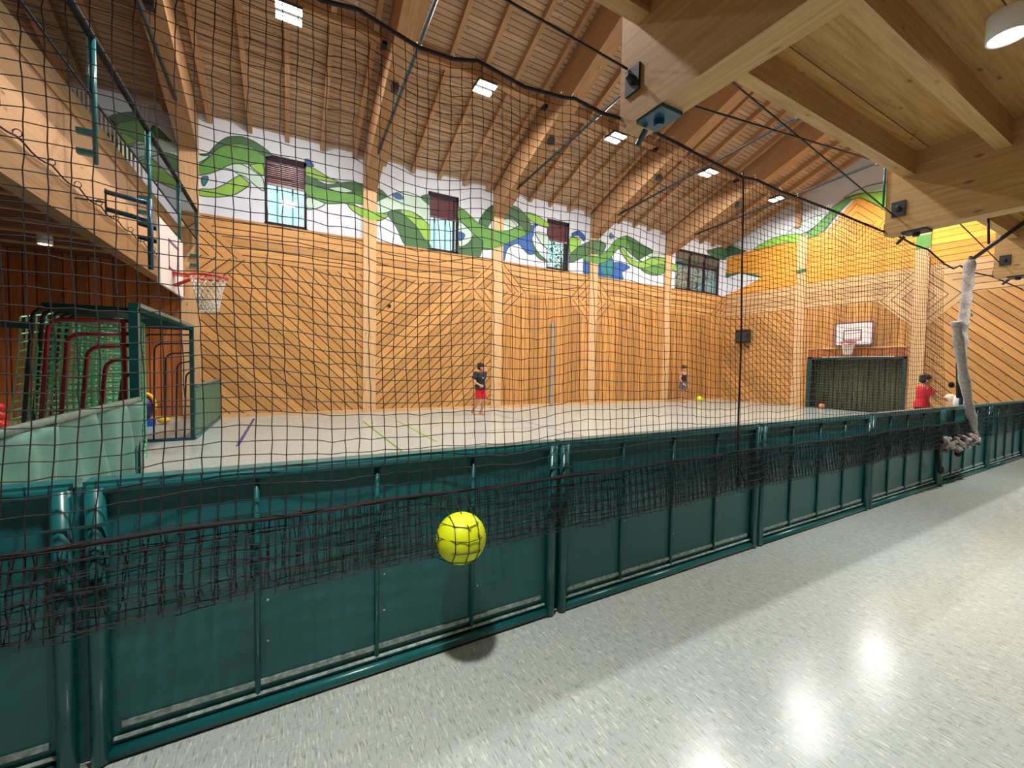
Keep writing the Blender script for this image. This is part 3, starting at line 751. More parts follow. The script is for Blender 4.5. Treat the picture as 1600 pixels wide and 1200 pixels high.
m_tarp = plain('light green tarpaulin', (86, 136, 122), .5, var=.12, scale=5, bump=1.0)
m_tarprail = plain('greyed rail', (96, 118, 108), .5, var=.2, scale=12)
def tarp(y0, y1, lab, amp, x=-1.45, mt=None):
    t = thing('side_board', lab, 'side board', (x, (y0+y1)/2, 0))
    g = MB(); ny = int((y1-y0)/.035); rings = []
    for j in range(13):
        z = .04+.90*j/12; f = 1-j/12
        rings.append([Vector((x + amp*(.6+.4*f)*(math.sin(7.3*(y0+i*.035)+1.7*math.sin(2.1*z+i*.05)) * .5 + .35*math.sin(17*(y0+i*.035)+3*z)+ .3*math.sin(3.1*(y0+i*.035)-4*z)), y0+(y1-y0)*i/ny, z)) for i in range(ny+1)])
    g.quadgrid(rings, False, False)
    o = build('tarpaulin', g, mt or m_tarp, t, True); md = o.modifiers.new('t', 'SOLIDIFY'); md.thickness = .006
    r = MB(); r.tube([(x, y0, .965), (x, y1, .965)], .03, 10); r.tube([(x-.04, y0, .935), (x-.04, y1, .935)], .018, 8); build('top_rail', r, m_tarprail, t, True)
    r = MB(); r.tube([(x, y0, .02), (x, y1, .02)], .018, 8); build('bottom_rail', r, m_teal, t, True)
    for yy in (y0+.02, y1-.02):
        r = MB(); r.tube([(x-.03, yy, 0), (x-.03, yy, .95)], .022, 8); build('post', r, m_teal, t, True)
    return t
tarp(2.0, 5.94, 'side board hung with creased light green tarpaulin, left of the near goal', .085)
tarp(9.14, 12.25, 'short green side board between the left goal and the long wall', .02, mt=plain('deep green tarpaulin', (66, 112, 90), .5))

# ================================================================== SAFETY NET
BALL = Vector((.687, 1.700, .622)); BR = .115
ROPE =  [(0.11, 3.083), (0.14, 3.072), (0.3, 3.1), (0.6, 3.036), (0.79, 3.048), (0.93, 3.09), (1.23, 3.052), (1.51, 3.083), (1.6, 3.104), (1.82, 3.082), (2.14, 3.112), (2.5, 3.091), (2.71, 3.074), (3.36, 3.031), (3.54, 3.057), (3.94, 3.041), (4.22, 3.049), (4.81, 3.054), (5.98, 3.049), (6.41, 3.071), (6.94, 3.04), (7.42, 3.05), (8.01, 2.947), (8.39, 2.926), (8.64, 3.005), (9.13, 2.974), (10.15, 3.032), (11.97, 3.017)]

ROPE = [(-1.6, 3.10), (-.9, 3.06), (-.4, 3.09)] + ROPE
def rope_z(x):
    for a, b in zip(ROPE, ROPE[1:]):
        if a[0] <= x <= b[0]: return a[1]+(b[1]-a[1])*(x-a[0])/(b[0]-a[0])
    return 3.05
def net_y(x, z, bulge=True):
    y = 1.80+(z-.8)*.152
    y += .012*math.sin(2.3*x+1.1*z)*math.sin(1.3*z+.5)
    if not bulge: return y
    d = math.hypot(x-BALL.x, z-BALL.z)
    if d < BR: y = min(y, BALL.y-math.sqrt(BR*BR-d*d)*1.0-.006)
    elif d < BR*1.5: y = y-(y-BALL.y+.006)*max(0, 1-(d-BR)/(BR*.5))**1.5
    return y
def net_mesh(x0, x1, ztop, zbot, cell, r, yoff=0, wob=.010, seed=1, drift=0):
    rnd = random.Random(seed); nx = int(round((x1-x0)/cell)); nz = int(round((3.07-zbot if ztop is None else ztop-zbot)/cell))
    P = [[None]*(nz+1) for _ in range(nx+1)]
    ph = [rnd.random()*6.28 for _ in range(6)]
    for i in range(nx+1):
        x = x0+cell*i; zt = rope_z(x*1.14) if ztop is None else ztop
        for j in range(nz+1):
            t = j/nz; z = zbot+(zt-zbot)*t
            env = math.sin(PI*min(1, t*1.05))
            z2 = z+env*wob*(math.sin(3.1*x+ph[0]+1.3*z)+.7*math.sin(7.7*x+ph[1]-2.1*z)+.5*math.sin(1.1*x+2*z+ph[5]))+rnd.gauss(0, .0026)
            xx = x+env*wob*.6*(math.sin(2.7*z+ph[2]+.9*x)+.6*math.sin(6.1*z+ph[3]+1.7*x))+rnd.gauss(0, .0016)+drift*(1-t)
            yy = net_y(xx, z2, ztop is None)
            P[i][j] = Vector((xx*(1+.70*(1.80+(z2-.8)*.152)/1.8-.70) if ztop is None else xx, yy+yoff+wob*.5*math.sin(9*x+ph[4]), z2))
    mb = MB()
    for i in range(nx+1): mb.tube(P[i], r, 3, cap=False)
    for j in range(nz+1): mb.tube([P[i][j] for i in range(nx+1)], r, 3, cap=False)
    for i in range(nx+1):
        for j in range(nz+1):
            c = P[i][j]; k = r*1.9
            b = len(mb.v); mb.v += [tuple(c+Vector(d)*k) for d in ((1, 0, 0), (-1, 0, 0), (0, 1, 0), (0, -1, 0), (0, 0, 1), (0, 0, -1))]
            for f in ((0, 2, 4), (2, 1, 4), (1, 3, 4), (3, 0, 4), (2, 0, 5), (1, 2, 5), (3, 1, 5), (0, 3, 5)):
                mb.f.append([b+q for q in f]); mb.m.append(0); mb.uv.append([(0, 0)]*3)
    return mb
nt_ = thing('safety_net', 'black square-mesh ball net hanging from the rope in front of the teal rink boards', 'net', (3.2, 1.8, .52))
build('mesh_panel', net_mesh(-1.35, 7.0, None, .545, .0535, .0022, wob=.019), m_net, nt_)
for q_, (cell_, off_, wob_, zt_, zb_) in enumerate(((.047, -.014, .012, .81, .53), (.052, .020, .016, .80, .56), (.049, -.022, .016, .80, .55), (.051, .008, .02, .80, .54))):
    build('lower_fold', net_mesh(-1.36, 8.2, zt_, zb_, cell_, .0020, off_, wob_, 5+q_), m_net, nt_)
build('lower_fold', net_mesh(8.15, 12.2, .97, .55, .05, .003, -.004, .008, 11), m_net, nt_)
mb = MB(); mb.tube([(x, 2.15, z) for x, z in ROPE], .0105, 8); build('top_rope', mb, m_rope, nt_, True)
mb = MB(); mb.tube([(-1.4+.12*k, net_y(-1.4+.12*k, .805)-.012+.003*math.sin(k*2.2), .805+.006*math.sin(k*.9)) for k in range(int(13.4/.12))], .0085, 7); build('weight_rope', mb, m_net, nt_, True)
mb = MB(); mb.tube([(2.90+(z-.8)*.196+.006*math.sin(z*5), net_y(2.9, z)-.012, z) for z in [3.06-.1*k for k in range(26)]], .0075, 6)
mb.tube([(2.93, 1.79, .80), (2.90, 1.78, .68), (2.96, 1.775, .56), (3.02, 1.78, .60), (3.0, 1.79, .74)], .006, 6); build('seam_cord', mb, m_net, nt_, True)
for x, z in ROPE[3:]:
    if x < 8.3:
        mb = MB(); mb.tube([(x+.013*math.cos(a), 2.15, z+.02+.014*math.sin(a)) for a in [q*PI/5 for q in range(11)]], .003, 5, cap=False)
        build('rope_clip', mb, m_chrome, nt_, True)

for a, b, lab in (((-.6, 2.1, 3.53), (1.96, 2.07, 3.365), 'taut black cable running from the nearest beam plate to the upper left'), ((2.18, 2.05, 3.76), (6.07, 2.05, 3.19), 'taut black cable falling from the nearest beam to the second beam plate'),
                  ((2.18, 2.05, 3.27), (6.09, 2.05, 3.74), 'thin black cable rising from the nearest beam toward the second beam'), ((6.29, 2.05, 3.76), (10.18, 2.05, 3.19), 'thin black cable between the second and third overhead beams')):
    mb = MB(); mb.tube([a, b], .008, 6); o = build('steel_cable', mb, m_black); recentre(o); tag(o, lab, 'cable')
t = thing('steel_pole', 'slim dark steel pole with a slanted brace rising beside the bundled net', 'pole', (8.55, 2.03, 0))
mb = MB(); mb.tube([(8.55, 2.03, 0), (8.55, 2.03, 3.10)], .022, 10); build('upright', mb, m_dkteal, t, True)
mb = MB(); mb.tube([(8.50, 2.06, 2.99), (8.5, 1.38, 3.57)], .026, 10); mb.tube([(8.5, 1.85, 3.22), (8.5, 1.87, 3.6)], .014, 8); build('brace', mb, m_black, t, True)
mb = MB(); mb.box(8.38, 8.57, 1.97, 1.985, 2.24, 2.27); build('strap', mb, plain('green strap', (60, 92, 50), .6), t)
def sleeve_mat():
    m = plain('bundled pale net', (176, 170, 166), .9, var=.3, scale=45, bump=.9); return m
m_sleeve = sleeve_mat()
t = thing('net_bundle', 'pale rolled-up net hanging in a long sleeve to a crumpled heap over the boards', 'net bundle', (8.0, 1.79, .45))
mb = MB(); 
def rough_tube(pts, r, n=12, amp=.18, seed=3):
    rnd = random.Random(seed); P = []; R_ = []
    for a, b in zip(pts, pts[1:]):
        a = Vector(a); b = Vector(b); k = max(2, int((b-a).length/.05))
        for q in range(k): P.append(a+(b-a)*q/k)
    P.append(Vector(pts[-1]))
    R_ = [r*(1+amp*(rnd.random()-.5)*2) for _ in P]; return P, R_
for pts, r, sd in (([(8.36, 1.985, 3.0), (8.33, 1.98, 2.79), (8.27, 1.98, 2.43), (8.23, 1.98, 2.08), (8.23, 1.98, 1.77), (8.28, 1.97, 1.5)], .058, 1),
                   ([(7.25, 1.80, 2.06), (7.35, 1.79, 1.77), (7.50, 1.78, 1.45), (7.69, 1.77, 1.12), (7.87, 1.76, .82), (8.03, 1.76, .5)], .050, 2)):
    P, Rr = rough_tube(pts, r, seed=sd); mb.tube(P, Rr, 12)
build('sleeve', mb, m_sleeve, t, True)
mb = MB(); mb.tube([(7.68, 1.88, 2.1), (7.73, 1.88, 1.65), (7.8, 1.87, 1.1)], .03, 8); build('dark_cord', mb, m_net, t, True)
mb = MB(); mb.tube([(6.80, 1.79, .55), (6.95, 1.79, .24)], .022, 8); mb.ell((6.98, 1.79, .24), .05, .03, .05); build('dark_cord', mb, m_net, t, True)
for c_, rr_ in (((7.2, 1.80, 1.28), .04), ((7.56, 1.79, .40), .05)):
    mb = MB(); mb.ell(c_, rr_, rr_*.7, rr_); build('knot', mb, m_net, t, True)
rnd = random.Random(4)
mb = MB(); mk = MB()
for q in range(13):
    cx = 6.84+q*.098; cz = .555+.035*math.sin(q*1.3); tgt = mb if q % 3 else mk
    pts = [(cx+.075*math.cos(a+q)+rnd.uniform(-.02, .02), 1.735+.03*math.sin(2*a), cz+.06*math.sin(a+q*.7)) for a in [w*PI/5 for w in range(9)]]
    tgt.tube(pts, .022, 8)
build('crumpled_end', mb, m_sleeve, t, True); build('dark_fold', mk, plain('brown grey net fold', (92, 80, 74), .9, bump=.5, scale=60), t, True)
mb = MB()
for q in range(5): mb.ell((8.62+.09*q, 2.06+.02*(q % 2), 1.0+.05*((q*7) % 3)-.03*q), .09, .07, .10, 10, 7)
o = build('white_cloth', mb, plain('white cloth', (214, 214, 214), .9, bump=.4, scale=20), None, True); recentre(o); tag(o, 'white cloth heaped on the rink board top right of the child in red', 'cloth')

# ================================================================== GOALS
def netgrid(mb, P, r, n=3):
    nu = len(P); nv = len(P[0])
    for i in range(nu): mb.tube(P[i], r, n, cap=False)
    for j in range(nv): mb.tube([P[i][j] for i in range(nu)], r, n, cap=False)
t = thing('goal', 'green framed goal with a green net and dark red hoops, between the left side boards', 'goal', (-1.45, 7.5, 0))
mb = MB(); mb.box(-1.53, -1.45, 5.98, 6.06, 0, 2.03); build('post', mb, m_teal, t)
mb = MB(); mb.box(-1.51, -1.45, 9.02, 9.08, 0, 2.03); build('post', mb, m_dkteal, t)
mb = MB(); mb.box(-1.475, -1.44, 5.98, 9.08, 1.99, 2.035, along=1); build('crossbar', mb, m_tarprail, t)
mb = MB(); mb.box(-2.20, -1.45, 6.0, 9.06, 1.94, 1.975); build('roof_panel', mb, plain('matt dark green panel', (14, 54, 52), .9, spec=.05), t)
mb = MB(); mb.box(-2.22, -1.45, 9.03, 9.09, .0, .05); mb.box(-2.42, -2.37, 6.0, 9.06, .0, .05); mb.tube([(-2.1, 9.06, .60), (-1.5, 9.06, .60)], .012, 6); build('base_bar', mb, m_blueteal, t)
def hoop(x0, z, xb, xbb, y, r):
    pts = [(x0, y, z+.02), (xb+.13, y, z)]
    for q in range(1, 7):
        a = PI/2*q/6; pts.append((xb+.12-.12*math.sin(a), y, z-.12+.12*math.cos(a)))
    pts.append((xbb, y, .03)); m_ = MB(); m_.tube(pts, r, 8); return m_
for xb, z in ((-2.14, 1.84), (-1.99, 1.69), (-1.84, 1.53), (-1.69, 1.38), (-1.57, 1.22)):
    build('far_hoop', hoop(-1.5, z, xb, xb-.03, 9.06, .013), m_black, t, True)
for xb, z in ((-2.17, 1.80), (-2.03, 1.66), (-1.88, 1.53), (-1.74, 1.39), (-1.60, 1.25)):
    build('near_hoop', hoop(-1.52, z+.01, xb, xb-.12, 6.03, .021), m_darkred, t, True)
mb = MB(); mb.box(-1.60, -1.56, 6.01, 6.05, .05, 1.83); build('hoop_stay', mb, m_darkred, t)
for k in range(5): build('back_rib', hoop(-1.55, 1.93, -2.29, -2.43, 6.06+.19*k, .019), m_black, t, True)
mb = MB(); mb.box(-2.50, -2.28, 6.03, 6.07, 1.70, 1.77); build('lug', mb, m_dkteal, t)
g = MB(); P = []
for i in range(31):
    y = 6.08+2.95*i/30
    P.append([Vector((-2.34+.05*math.sin(9*y)-.10*(1-z/1.9)+.02*math.sin(5*z+y), y+.02*math.sin(7*z), z*(1-.0)+.06*math.sin(4*y)*(z/1.9))) for z in [.08+1.78*j/20 for j in range(21)]])
netgrid(g, P, .0085)
P = []
for i in range(14):
    x = -1.62-.68*i/13
    P.append([Vector((x-.10*(1-z/1.9)*i/13, 6.25+.05*math.sin(11*x)+.03*math.sin(4*z), z)) for z in [.08+1.74*j/25 for j in range(26)]])
netgrid(g, P, .0085)
P = []
for i in range(14):
    x = -1.66-.62*i/13
    P.append([Vector((x-.06*(1-z/1.9)*i/13, 6.55+.07*math.sin(9*x+1)+.03*math.sin(5*z), z)) for z in [.1+1.72*j/25 for j in range(26)]])
netgrid(g, P, .0085)
P = []
for i in range(14):
    x = -1.62-.62*i/13
    P.append([Vector((x, 7.0+.3*(i % 2)*.2+.07*math.sin(13*x), z+.1*math.sin(6*x))) for z in [.1+1.74*j/25 for j in range(26)]])
netgrid(g, P, .008)
for q in range(5): g.tube([(-2.18+.02*math.sin(q*2+k), 8.92-.03*q, .05+.09*k) for k in range(20)], .011, 5)
build('net', g, m_gnet, t)

t = thing('goal', 'dark green framed goal filling the recess in the far gable wall', 'goal', (XG, 7.2, 0))
mb = MB(); mb.box(XG-.06, XG+.02, OY0-.0, OY0+.09, 0, 2.02); build('post', mb, m_dkteal, t)
mb = MB(); mb.box(XG-.06, XG+.02, OY1-.16, OY1, 0, 2.02); build('post', mb, m_dkteal, t)
mb = MB(); mb.box(XG-.06, XG+.02, OY0, OY1, 1.93, 2.0, along=1); build('crossbar', mb, m_dkteal, t)
mb = MB(); mb.box(XG-.065, XG+.0, 6.0, 8.2, 2.0, 2.02); build('edge_strip', mb, m_whitep, t)
g = MB(); P = [[Vector((XG+.25+.06*math.sin(8*y)*(1-z/2), y, z)) for z in [.05+1.85*j/18 for j in range(19)]] for y in [5.8+2.75*i/28 for i in range(29)]]
netgrid(g, P, .008); build('net', g, plain('olive net cord', (96, 112, 80), .9), t)
mb = MB()
slab(mb, rect(OY0, OY1, 0, OZ), XG+.78, XG+.8, (0, 1), 0, 'X')
for y in (OY0, OY1): mb.poly([(XG+.03, y, 0), (XG+.8, y, 0), (XG+.8, y, OZ), (XG+.03, y, OZ)])
mb.poly([(XG+.03, OY0, OZ), (XG+.8, OY0, OZ), (XG+.8, OY1, OZ), (XG+.03, OY1, OZ)]); mb.poly([(XG+.03, OY0, .0), (XG+.8, OY0, .0), (XG+.8, OY1, .0), (XG+.03, OY1, .0)])
struct(build('wall_recess', mb, wood('grey green slats', (126, 122, 92), (78, 78, 58), .16, .05, bvar=.3, gdark=.3)))

# ================================================================== BASKETBALL HOOPS
m_boardw = plain('white backboard', (234, 226, 222), .35); m_mauve = plain('mauve line paint', (112, 72, 120), .5)
def hoopnet(mb, c, r0, r1, h, n=12, k=7, r=.006):
    def pt(a, t): rr = r0+(r1-r0)*t**.7; return (c[0]+rr*math.cos(a), c[1]+rr*math.sin(a), c[2]-h*t)
    for s in (1, -1):
        for i in range(n): mb.tube([pt(2*PI*(i+s*.5*q)/n, q/k) for q in range(k+1)], r, 5)
    for q in (k-2, k-1, k): mb.tube([pt(2*PI*i/24, q/k) for i in range(25)], r, 5, cap=False)
def basket(lab, xb, sgn, y0, y1, z0, z1, rim, ty, arms):
    t = thing('basketball_hoop', lab, 'basketball hoop', (xb, (y0+y1)/2, z0))
    mb = MB(); mb.box(xb-.015, xb+.015, y0, y1, z0, z1); bb_ = build('backboard', mb, m_boardw, t)
    f = xb+sgn*.017; mb = MB(); w = .035
    for a, b, c_, d in ((ty[0], ty[1], ty[2], ty[2]+w), (ty[0], ty[1], ty[3]-w, ty[3]), (ty[0], ty[0]+w, ty[2], ty[3]), (ty[1]-w, ty[1], ty[2], ty[3])): mb.box(f-.002, f+.002, a, b, c_, d)
    build('target_square', mb, m_mauve, bb_)
    if sgn < 0:
        mb = MB()
        for a, b, c_, d in ((y0, y1, z0, z0+.04), (y0, y1, z1-.04, z1), (y0, y0+.04, z0, z1), (y1-.04, y1, z0, z1)): mb.box(f-.002, f+.002, a, b, c_, d)
        build('border', mb, m_mauve, bb_)
    rx, ry, rz = rim; mb = MB(); mb.tube([(rx+.225*math.cos(a), ry+.225*math.sin(a), rz) for a in [2*PI*q/32 for q in range(33)]], .017, 8, cap=False)
    mb.box(min(xb, rx-sgn*.225), max(xb, rx-sgn*.225), ry-.09, ry+.09, rz-.016, rz+.012)
    mb.tube([(xb+sgn*.02, ry-.05, rz-.16), (rx-sgn*.14, ry-.05, rz-.02)], .012, 6); mb.tube([(xb+sgn*.02, ry+.05, rz-.16), (rx-sgn*.14, ry+.05, rz-.02)], .012, 6)
    build('rim', mb, m_red, t, True)
    mb = MB(); hoopnet(mb, (rx, ry, rz-.015), .215, .115, .46, 14, 9, .0075); build('net', mb, m_cream, t, True)
    if sgn > 0:
        mb = MB(); mb.tube([(-1.86, 6.58, 3.10), (-1.86, 6.58, 3.40)], .010, 6); mb.tube([(-2.14, 6.58, 3.24), (-1.86, 6.58, 3.24)], .010, 6); build('wall_mount', mb, m_dark, t)
    for a in arms:
        mb = MB(); mb.tube(a, .028, 10); build('support_arm', mb, m_blueteal, t, True)
    return t
xb = -1.39
basket('basketball hoop with white backboard on blue-green arms from the left balcony', xb, 1, 6.58, 7.85, 2.36, 3.17, (-.985, 7.25, 2.60), (7.0, 7.58, 2.62, 3.02),
       [[(-1.86, 6.56, 3.36), (xb-.05, 6.56, 3.30)], [(-1.86, 6.60, 3.17), (xb-.05, 6.60, 3.10)], [(-1.62, 6.75, 3.10), (xb-.05, 6.75, 3.06)], [(-1.62, 6.75, 2.93), (xb-.05, 6.75, 2.90)],
        [(xb-.055, 6.5, 2.50), (xb-.055, 6.5, 3.34)], [(xb-.055, 7.9, 2.6), (xb-.055, 7.9, 3.1)]])
basket('basketball hoop with white mauve-edged backboard above the goal recess', 18.28, -1, 6.60, 7.76, 2.42, 3.28, (17.93, 7.19, 2.53), (6.93, 7.49, 2.60, 3.0),
       [[(18.3, 6.9, 2.6), (XG, 6.9, 2.6)], [(18.3, 7.4, 3.1), (XG, 7.4, 3.1)]])

# ================================================================== BALLS
m_ball = plain('neon yellow ball', (222, 238, 14), .5, var=.04, scale=12, bump=.15)
def ball(name, c, r, m, lab):
    t = thing(name, lab, 'ball', (c[0], c[1], c[2]-r))
    mb = MB(); mb.ell(c, r, r, r, 32, 20); o = build('shell', mb, m, t, True); return t
t = ball('ball', BALL, BR-.002, m_ball, 'neon yellow ball caught between the black net and the near rink board')
def mark(c, r, pts2d, az, el, s):
    mb = MB(); P = []
    for a, b in pts2d:
        aa = az+a*s; e = el+b*s
        P.append(Vector(c)+Vector((math.cos(e)*math.sin(aa), -math.cos(e)*math.cos(aa), math.sin(e)))*(r+.001))
    mb.poly(P); return mb
mk = MB()
for az, el, s, k in ((.42, .34, 1, 0), (.05, .62, .8, 1)):
    star = []
    for q in range(12):
        a = 2*PI*q/12+k*.4; rr = (.13 if q % 2 == 0 else .035)*s*(1.25 if q % 4 == 0 else .8); star.append((rr*math.cos(a), rr*math.sin(a)))
    m2 = mark(BALL, BR-.002, star, az, el, 1); mk.poly(m2.v)
build('printed_mark', mk, plain('dark green print', (48, 66, 24), .6), t)
ball('ball', (15.05, 11.1, .22), .11, m_ball, 'small neon yellow ball bouncing on the court by the far corner')
ball('ball', (18.2, 8.05, .105), .10, plain('pale orange ball', (226, 140, 104), .5), 'small pale orange ball on the floor in front of the gable goal')

# ================================================================== WALL FITTINGS, SPEAKER, LINES, TOYS
t = thing('loudspeaker', 'black loudspeaker on a bracket on the gable wall near the corner', 'loudspeaker', (18.2, 11.25, 2.65))
mb = MB(); mb.box(18.0, 18.3, 11.0, 11.55, 2.68, 3.28); build('cabinet', mb, m_black, t)
mb = MB(); mb.box(17.985, 18.0, 11.03, 11.52, 2.72, 3.14); build('grille', mb, m_dark, t)
mb = MB(); mb.tube([(18.15, 11.2, 2.68), (18.15, 11.15, 2.56), (18.44, 11.15, 2.5)], .03, 8); build('bracket', mb, m_black, t)
mb = MB(); mb.box(8.40, 8.50, 12.33, 12.37, 0.02, 3.04, along=2); o = build('wall_rail', mb, plain('grey aluminium', (160, 158, 156), .45, .2)); recentre(o); tag(o, 'tall grey vertical rail on the long wall right of the boy in red shorts', 'rail')
t = thing('wall_socket', 'small round dark fitting on the long wall right of the first bare column', 'wall fitting', (2.64, 12.39, 3.1))
mb = MB(); mb.cone((2.64, 12.402, 3.137), (2.64, 12.375, 3.137), .055, .05, 16); cv = build('cover', mb, m_dark, t); mb = MB(); mb.cone((2.64, 12.376, 3.137), (2.64, 12.366, 3.137), .03, .03, 12); build('plug', mb, m_black, cv)
for x, y0, y1, w, col, lab in ((-.735, 8.1, 11.95, .05, (58, 50, 130), 'short dark violet line painted on the court at the left'), (1.62, 6.57, 10.52, .04, (84, 150, 50), 'green line painted on the court left of the boy'),
                          (2.40, 7.2, 10.36, .04, (112, 166, 70), 'pale green line painted on the court, nearer the boy'), (5.35, 6.3, 10.72, .035, (112, 100, 130), 'faint grey line painted on the court right of the boy'),
                          (2.38, 6.0, 6.52, .04, (120, 176, 60), 'short yellow green dash painted on the court by the boards')):
    mb = MB(); mb.box(x-w/2, x+w/2, y0, y1, .0005, .002); o = build('court_line', mb, plain('line paint', col, .35)); recentre(o); tag(o, lab, 'court line')
mb = MB(); mb.box(-1.3, 2.6, 6.36, 6.46, .0005, .002); o = build('court_line', mb, plain('blue line paint', (92, 116, 156), .35)); recentre(o); tag(o, 'grey blue sideline painted along the court before the left goal', 'court line')
mb = MB(); mb.box(3.4, 5.9, 8.0, 8.035, .0005, .002); o = build('court_line', mb, plain('grey line paint', (128, 124, 140), .35)); recentre(o); tag(o, 'thin grey line painted lengthwise on the court before the boy', 'court line')

t = thing('play_car', 'purple and yellow plastic toy on a blue base behind the left goal', 'toy', (-2.6, 11.4, 0))
mb = MB(); mb.ell((-2.66, 11.4, .38), .13, .16, .26, 20, 12); build('body', mb, plain('dark purple plastic', (62, 36, 96), .35), t, True)
mb = MB(); mb.tube([(-2.66+.16*math.cos(a), 11.36, .42+.27*math.sin(a)) for a in [-.3+q*.2 for q in range(18)]], .035, 8); build('rim_band', mb, plain('yellow plastic', (250, 190, 40), .35), t, True)
mb = MB(); mb.box(-2.76, -2.52, 11.2, 11.5, 0.0, .12); md = build('base', mb, plain('blue plastic', (20, 90, 200), .35), t); md.modifiers.new('b', 'BEVEL').width = .03
mb = MB(); mb.ell((-2.38, 11.5, .09), .12, .1, .07, 16, 8); o = build('toy_disc', mb, plain('yellow toy plastic', (250, 200, 50), .4), None, True); recentre(o); tag(o, 'small flat yellow plastic toy on the floor right of the purple one', 'toy')
t = thing('toy_stack', 'red plastic toy at the left photo edge behind the goal', 'toy', (-4.82, 11.5, 0))
for z, r in ((.12, .12), (.30, .10), (.46, .08)):
    mb = MB(); mb.ell((-4.82, 11.5, z), r, r, r*.95, 16, 10); build('red_piece', mb, plain('red plastic', (226, 62, 50), .35), t, True)

# ================================================================== PEOPLE
m_skin = plain('skin', (206, 146, 116), .55, var=.04, scale=20); m_hair = plain('dark brown hair', (42, 28, 24), .7, bump=.6, scale=60)
m_eye = plain('eye', (30, 24, 22), .3); m_lip = plain('lip', (176, 96, 88), .5)
def remesh(o, v):
    md = o.modifiers.new('skin', 'REMESH'); md.mode = 'VOXEL'; md.voxel_size = v; md.use_smooth_shade = True
    sm = o.modifiers.new('soft', 'SMOOTH'); sm.factor = .5; sm.iterations = 3
def person(lab, loc, heading, S, J, top, bottom, hair, sleeves=True, skirt=False, straps=False, top_z0=.50, logo=None):
    """J: joints in a body frame (x to the person's left, y backward, z up), unit stature; heading turns it about z"""
    t = thing('person', lab, 'person', loc)
    R = Matrix.Rotation(heading, 4, 'Z'); T = Matrix.Translation(Vector(loc)) @ R @ Matrix.Scale(S, 4)
    def V(p): return T @ Vector(p)
    b = MB()
    def cap(a, c, r0, r1, dst=None): (dst or b).cap(V(a), V(c), r0*S, r1*S, 12)
    b_l = MB()
    for s in ('L', 'R'):
        h, k, a, toe = J['hip'+s], J['knee'+s], J['ank'+s], J['toe'+s]
        cap(h, k, .058, .040); cap(k, a, .038, .023)
        calf = Vector(k)*.65+Vector(a)*.35; cap((calf.x, calf.y+.008, calf.z+.02), (calf.x, calf.y+.006, calf.z-.03), .034, .030)
        heel = (a[0], a[1]+.016, a[2]-.018); cap(heel, toe, .024, .017)
        sh, el, wr, hd = J['sh'+s], J['el'+s], J['wr'+s], J['hand'+s]
        cap(sh, el, .034, .025); cap(el, wr, .025, .017)
        w = Vector(wr); d = (Vector(hd)-w); L = d.length; d.normalize()
        side = d.cross(Vector(J.get('pn'+s, (0, 1, 0)))).normalized(); nrm = side.cross(d)
        for q in (-.011, 0, .011): cap(w+side*q*.8, w+d*.048+side*q, .0095, .0088)
        for q, ln_ in ((-.0165, .032), (-.0055, .040), (.0055, .043), (.0165, .037)):
            p0 = w+d*.050+side*q; p1 = p0+d*ln_*.55; p2 = p1+(d*.75-nrm*.65)*ln_*.5
            cap(p0, p1, .0062, .0056); cap(p1, p2, .0056, .0046)
        sg = 1 if s == 'L' else -1
        th = w+d*.014+side*.016*sg; cap(th, th+(d*.7+side*.7*sg)*.024, .0075, .0065); cap(th+(d*.7+side*.7*sg)*.024, th+(d*.9+side*.35*sg-nrm*.2)*.046, .0065, .0055)
    pel, chest, neck, head = Vector(J['pelvis']), Vector(J['chest']), Vector(J['neck']), Vector(J['head'])
    tw = Matrix.Rotation(heading, 3, 'Z')
    def el_(c, rx, ry, rz, dst=None, rot=None): (dst or b).ell(V(c), rx*S, ry*S, rz*S, 18, 12, 0, (tw @ rot) if rot else tw)
    el_(pel, .092, .066, .075); el_((pel+chest)/2, .076, .052, .11); el_(chest, .094, .062, .105)
    for s in ('L', 'R'): cap(chest+Vector((0, 0, .045)), J['sh'+s], .045, .037)
    cap(neck-Vector((0, 0, .03)), head-Vector((0, 0, .03)), .032, .030)
    hr = Matrix.Rotation(J.get('turn', 0), 3, 'Z') @ Matrix.Rotation(J.get('tilt', 0), 3, 'X')
    def H(x, y, z): return head + hr @ Vector((x, y, z))
    el_(H(0, .006, .022), .047, .058, .055, rot=hr); el_(H(0, -.018, -.018), .038, .040, .044, rot=hr); cap(H(0, -.040, -.045), H(0, -.036, -.05), .016, .014)
    cap(H(0, -.055, .012), H(0, -.068, -.008), .006, .010)
    for sx in (-1, 1): el_(H(sx*.049, .006, -.002), .008, .014, .020, rot=hr)
    o = build('body', b, m_skin, t, True); remesh(o, .0055*S); body = o
    e = MB()
    for sx in (-1, 1): el_(H(sx*.019, -.053, .008), .0065, .004, .0045, e, hr)
    build('eye', e, m_eye, body, True)
    e = MB(); el_(H(0, -.059, -.030), .014, .004, .0045, e, hr); build('mouth', e, m_lip, body, True)
    h = MB(); el_(H(0, .014, .038), .056, .062, .054, h, hr); el_(H(0, .030, .010), .053, .050, .052, h, hr)
    rnd = random.Random(3)
    for q in range(34):
        a = rnd.uniform(0, 6.28); z = rnd.uniform(.25, 1); rr = math.sqrt(1-z*z)
        el_(H(.053*rr*math.cos(a), .014+.058*rr*math.sin(a), .038+.052*z), .021, .021, .019, h, hr)
    if hair == 'bun': el_(H(0, .055, .075), .03, .03, .028, h, hr)
    o = build('hair', h, m_hair, t, True); remesh(o, .006*S)
    # shirt
    c = MB()
    def ring(z, ctr, rx, ry): return [V((ctr.x+rx*math.cos(2*PI*i/24), ctr.y+ry*math.sin(2*PI*i/24), z)) for i in range(24)]
    zb = J.get('shirt_z', pel.z-.02)
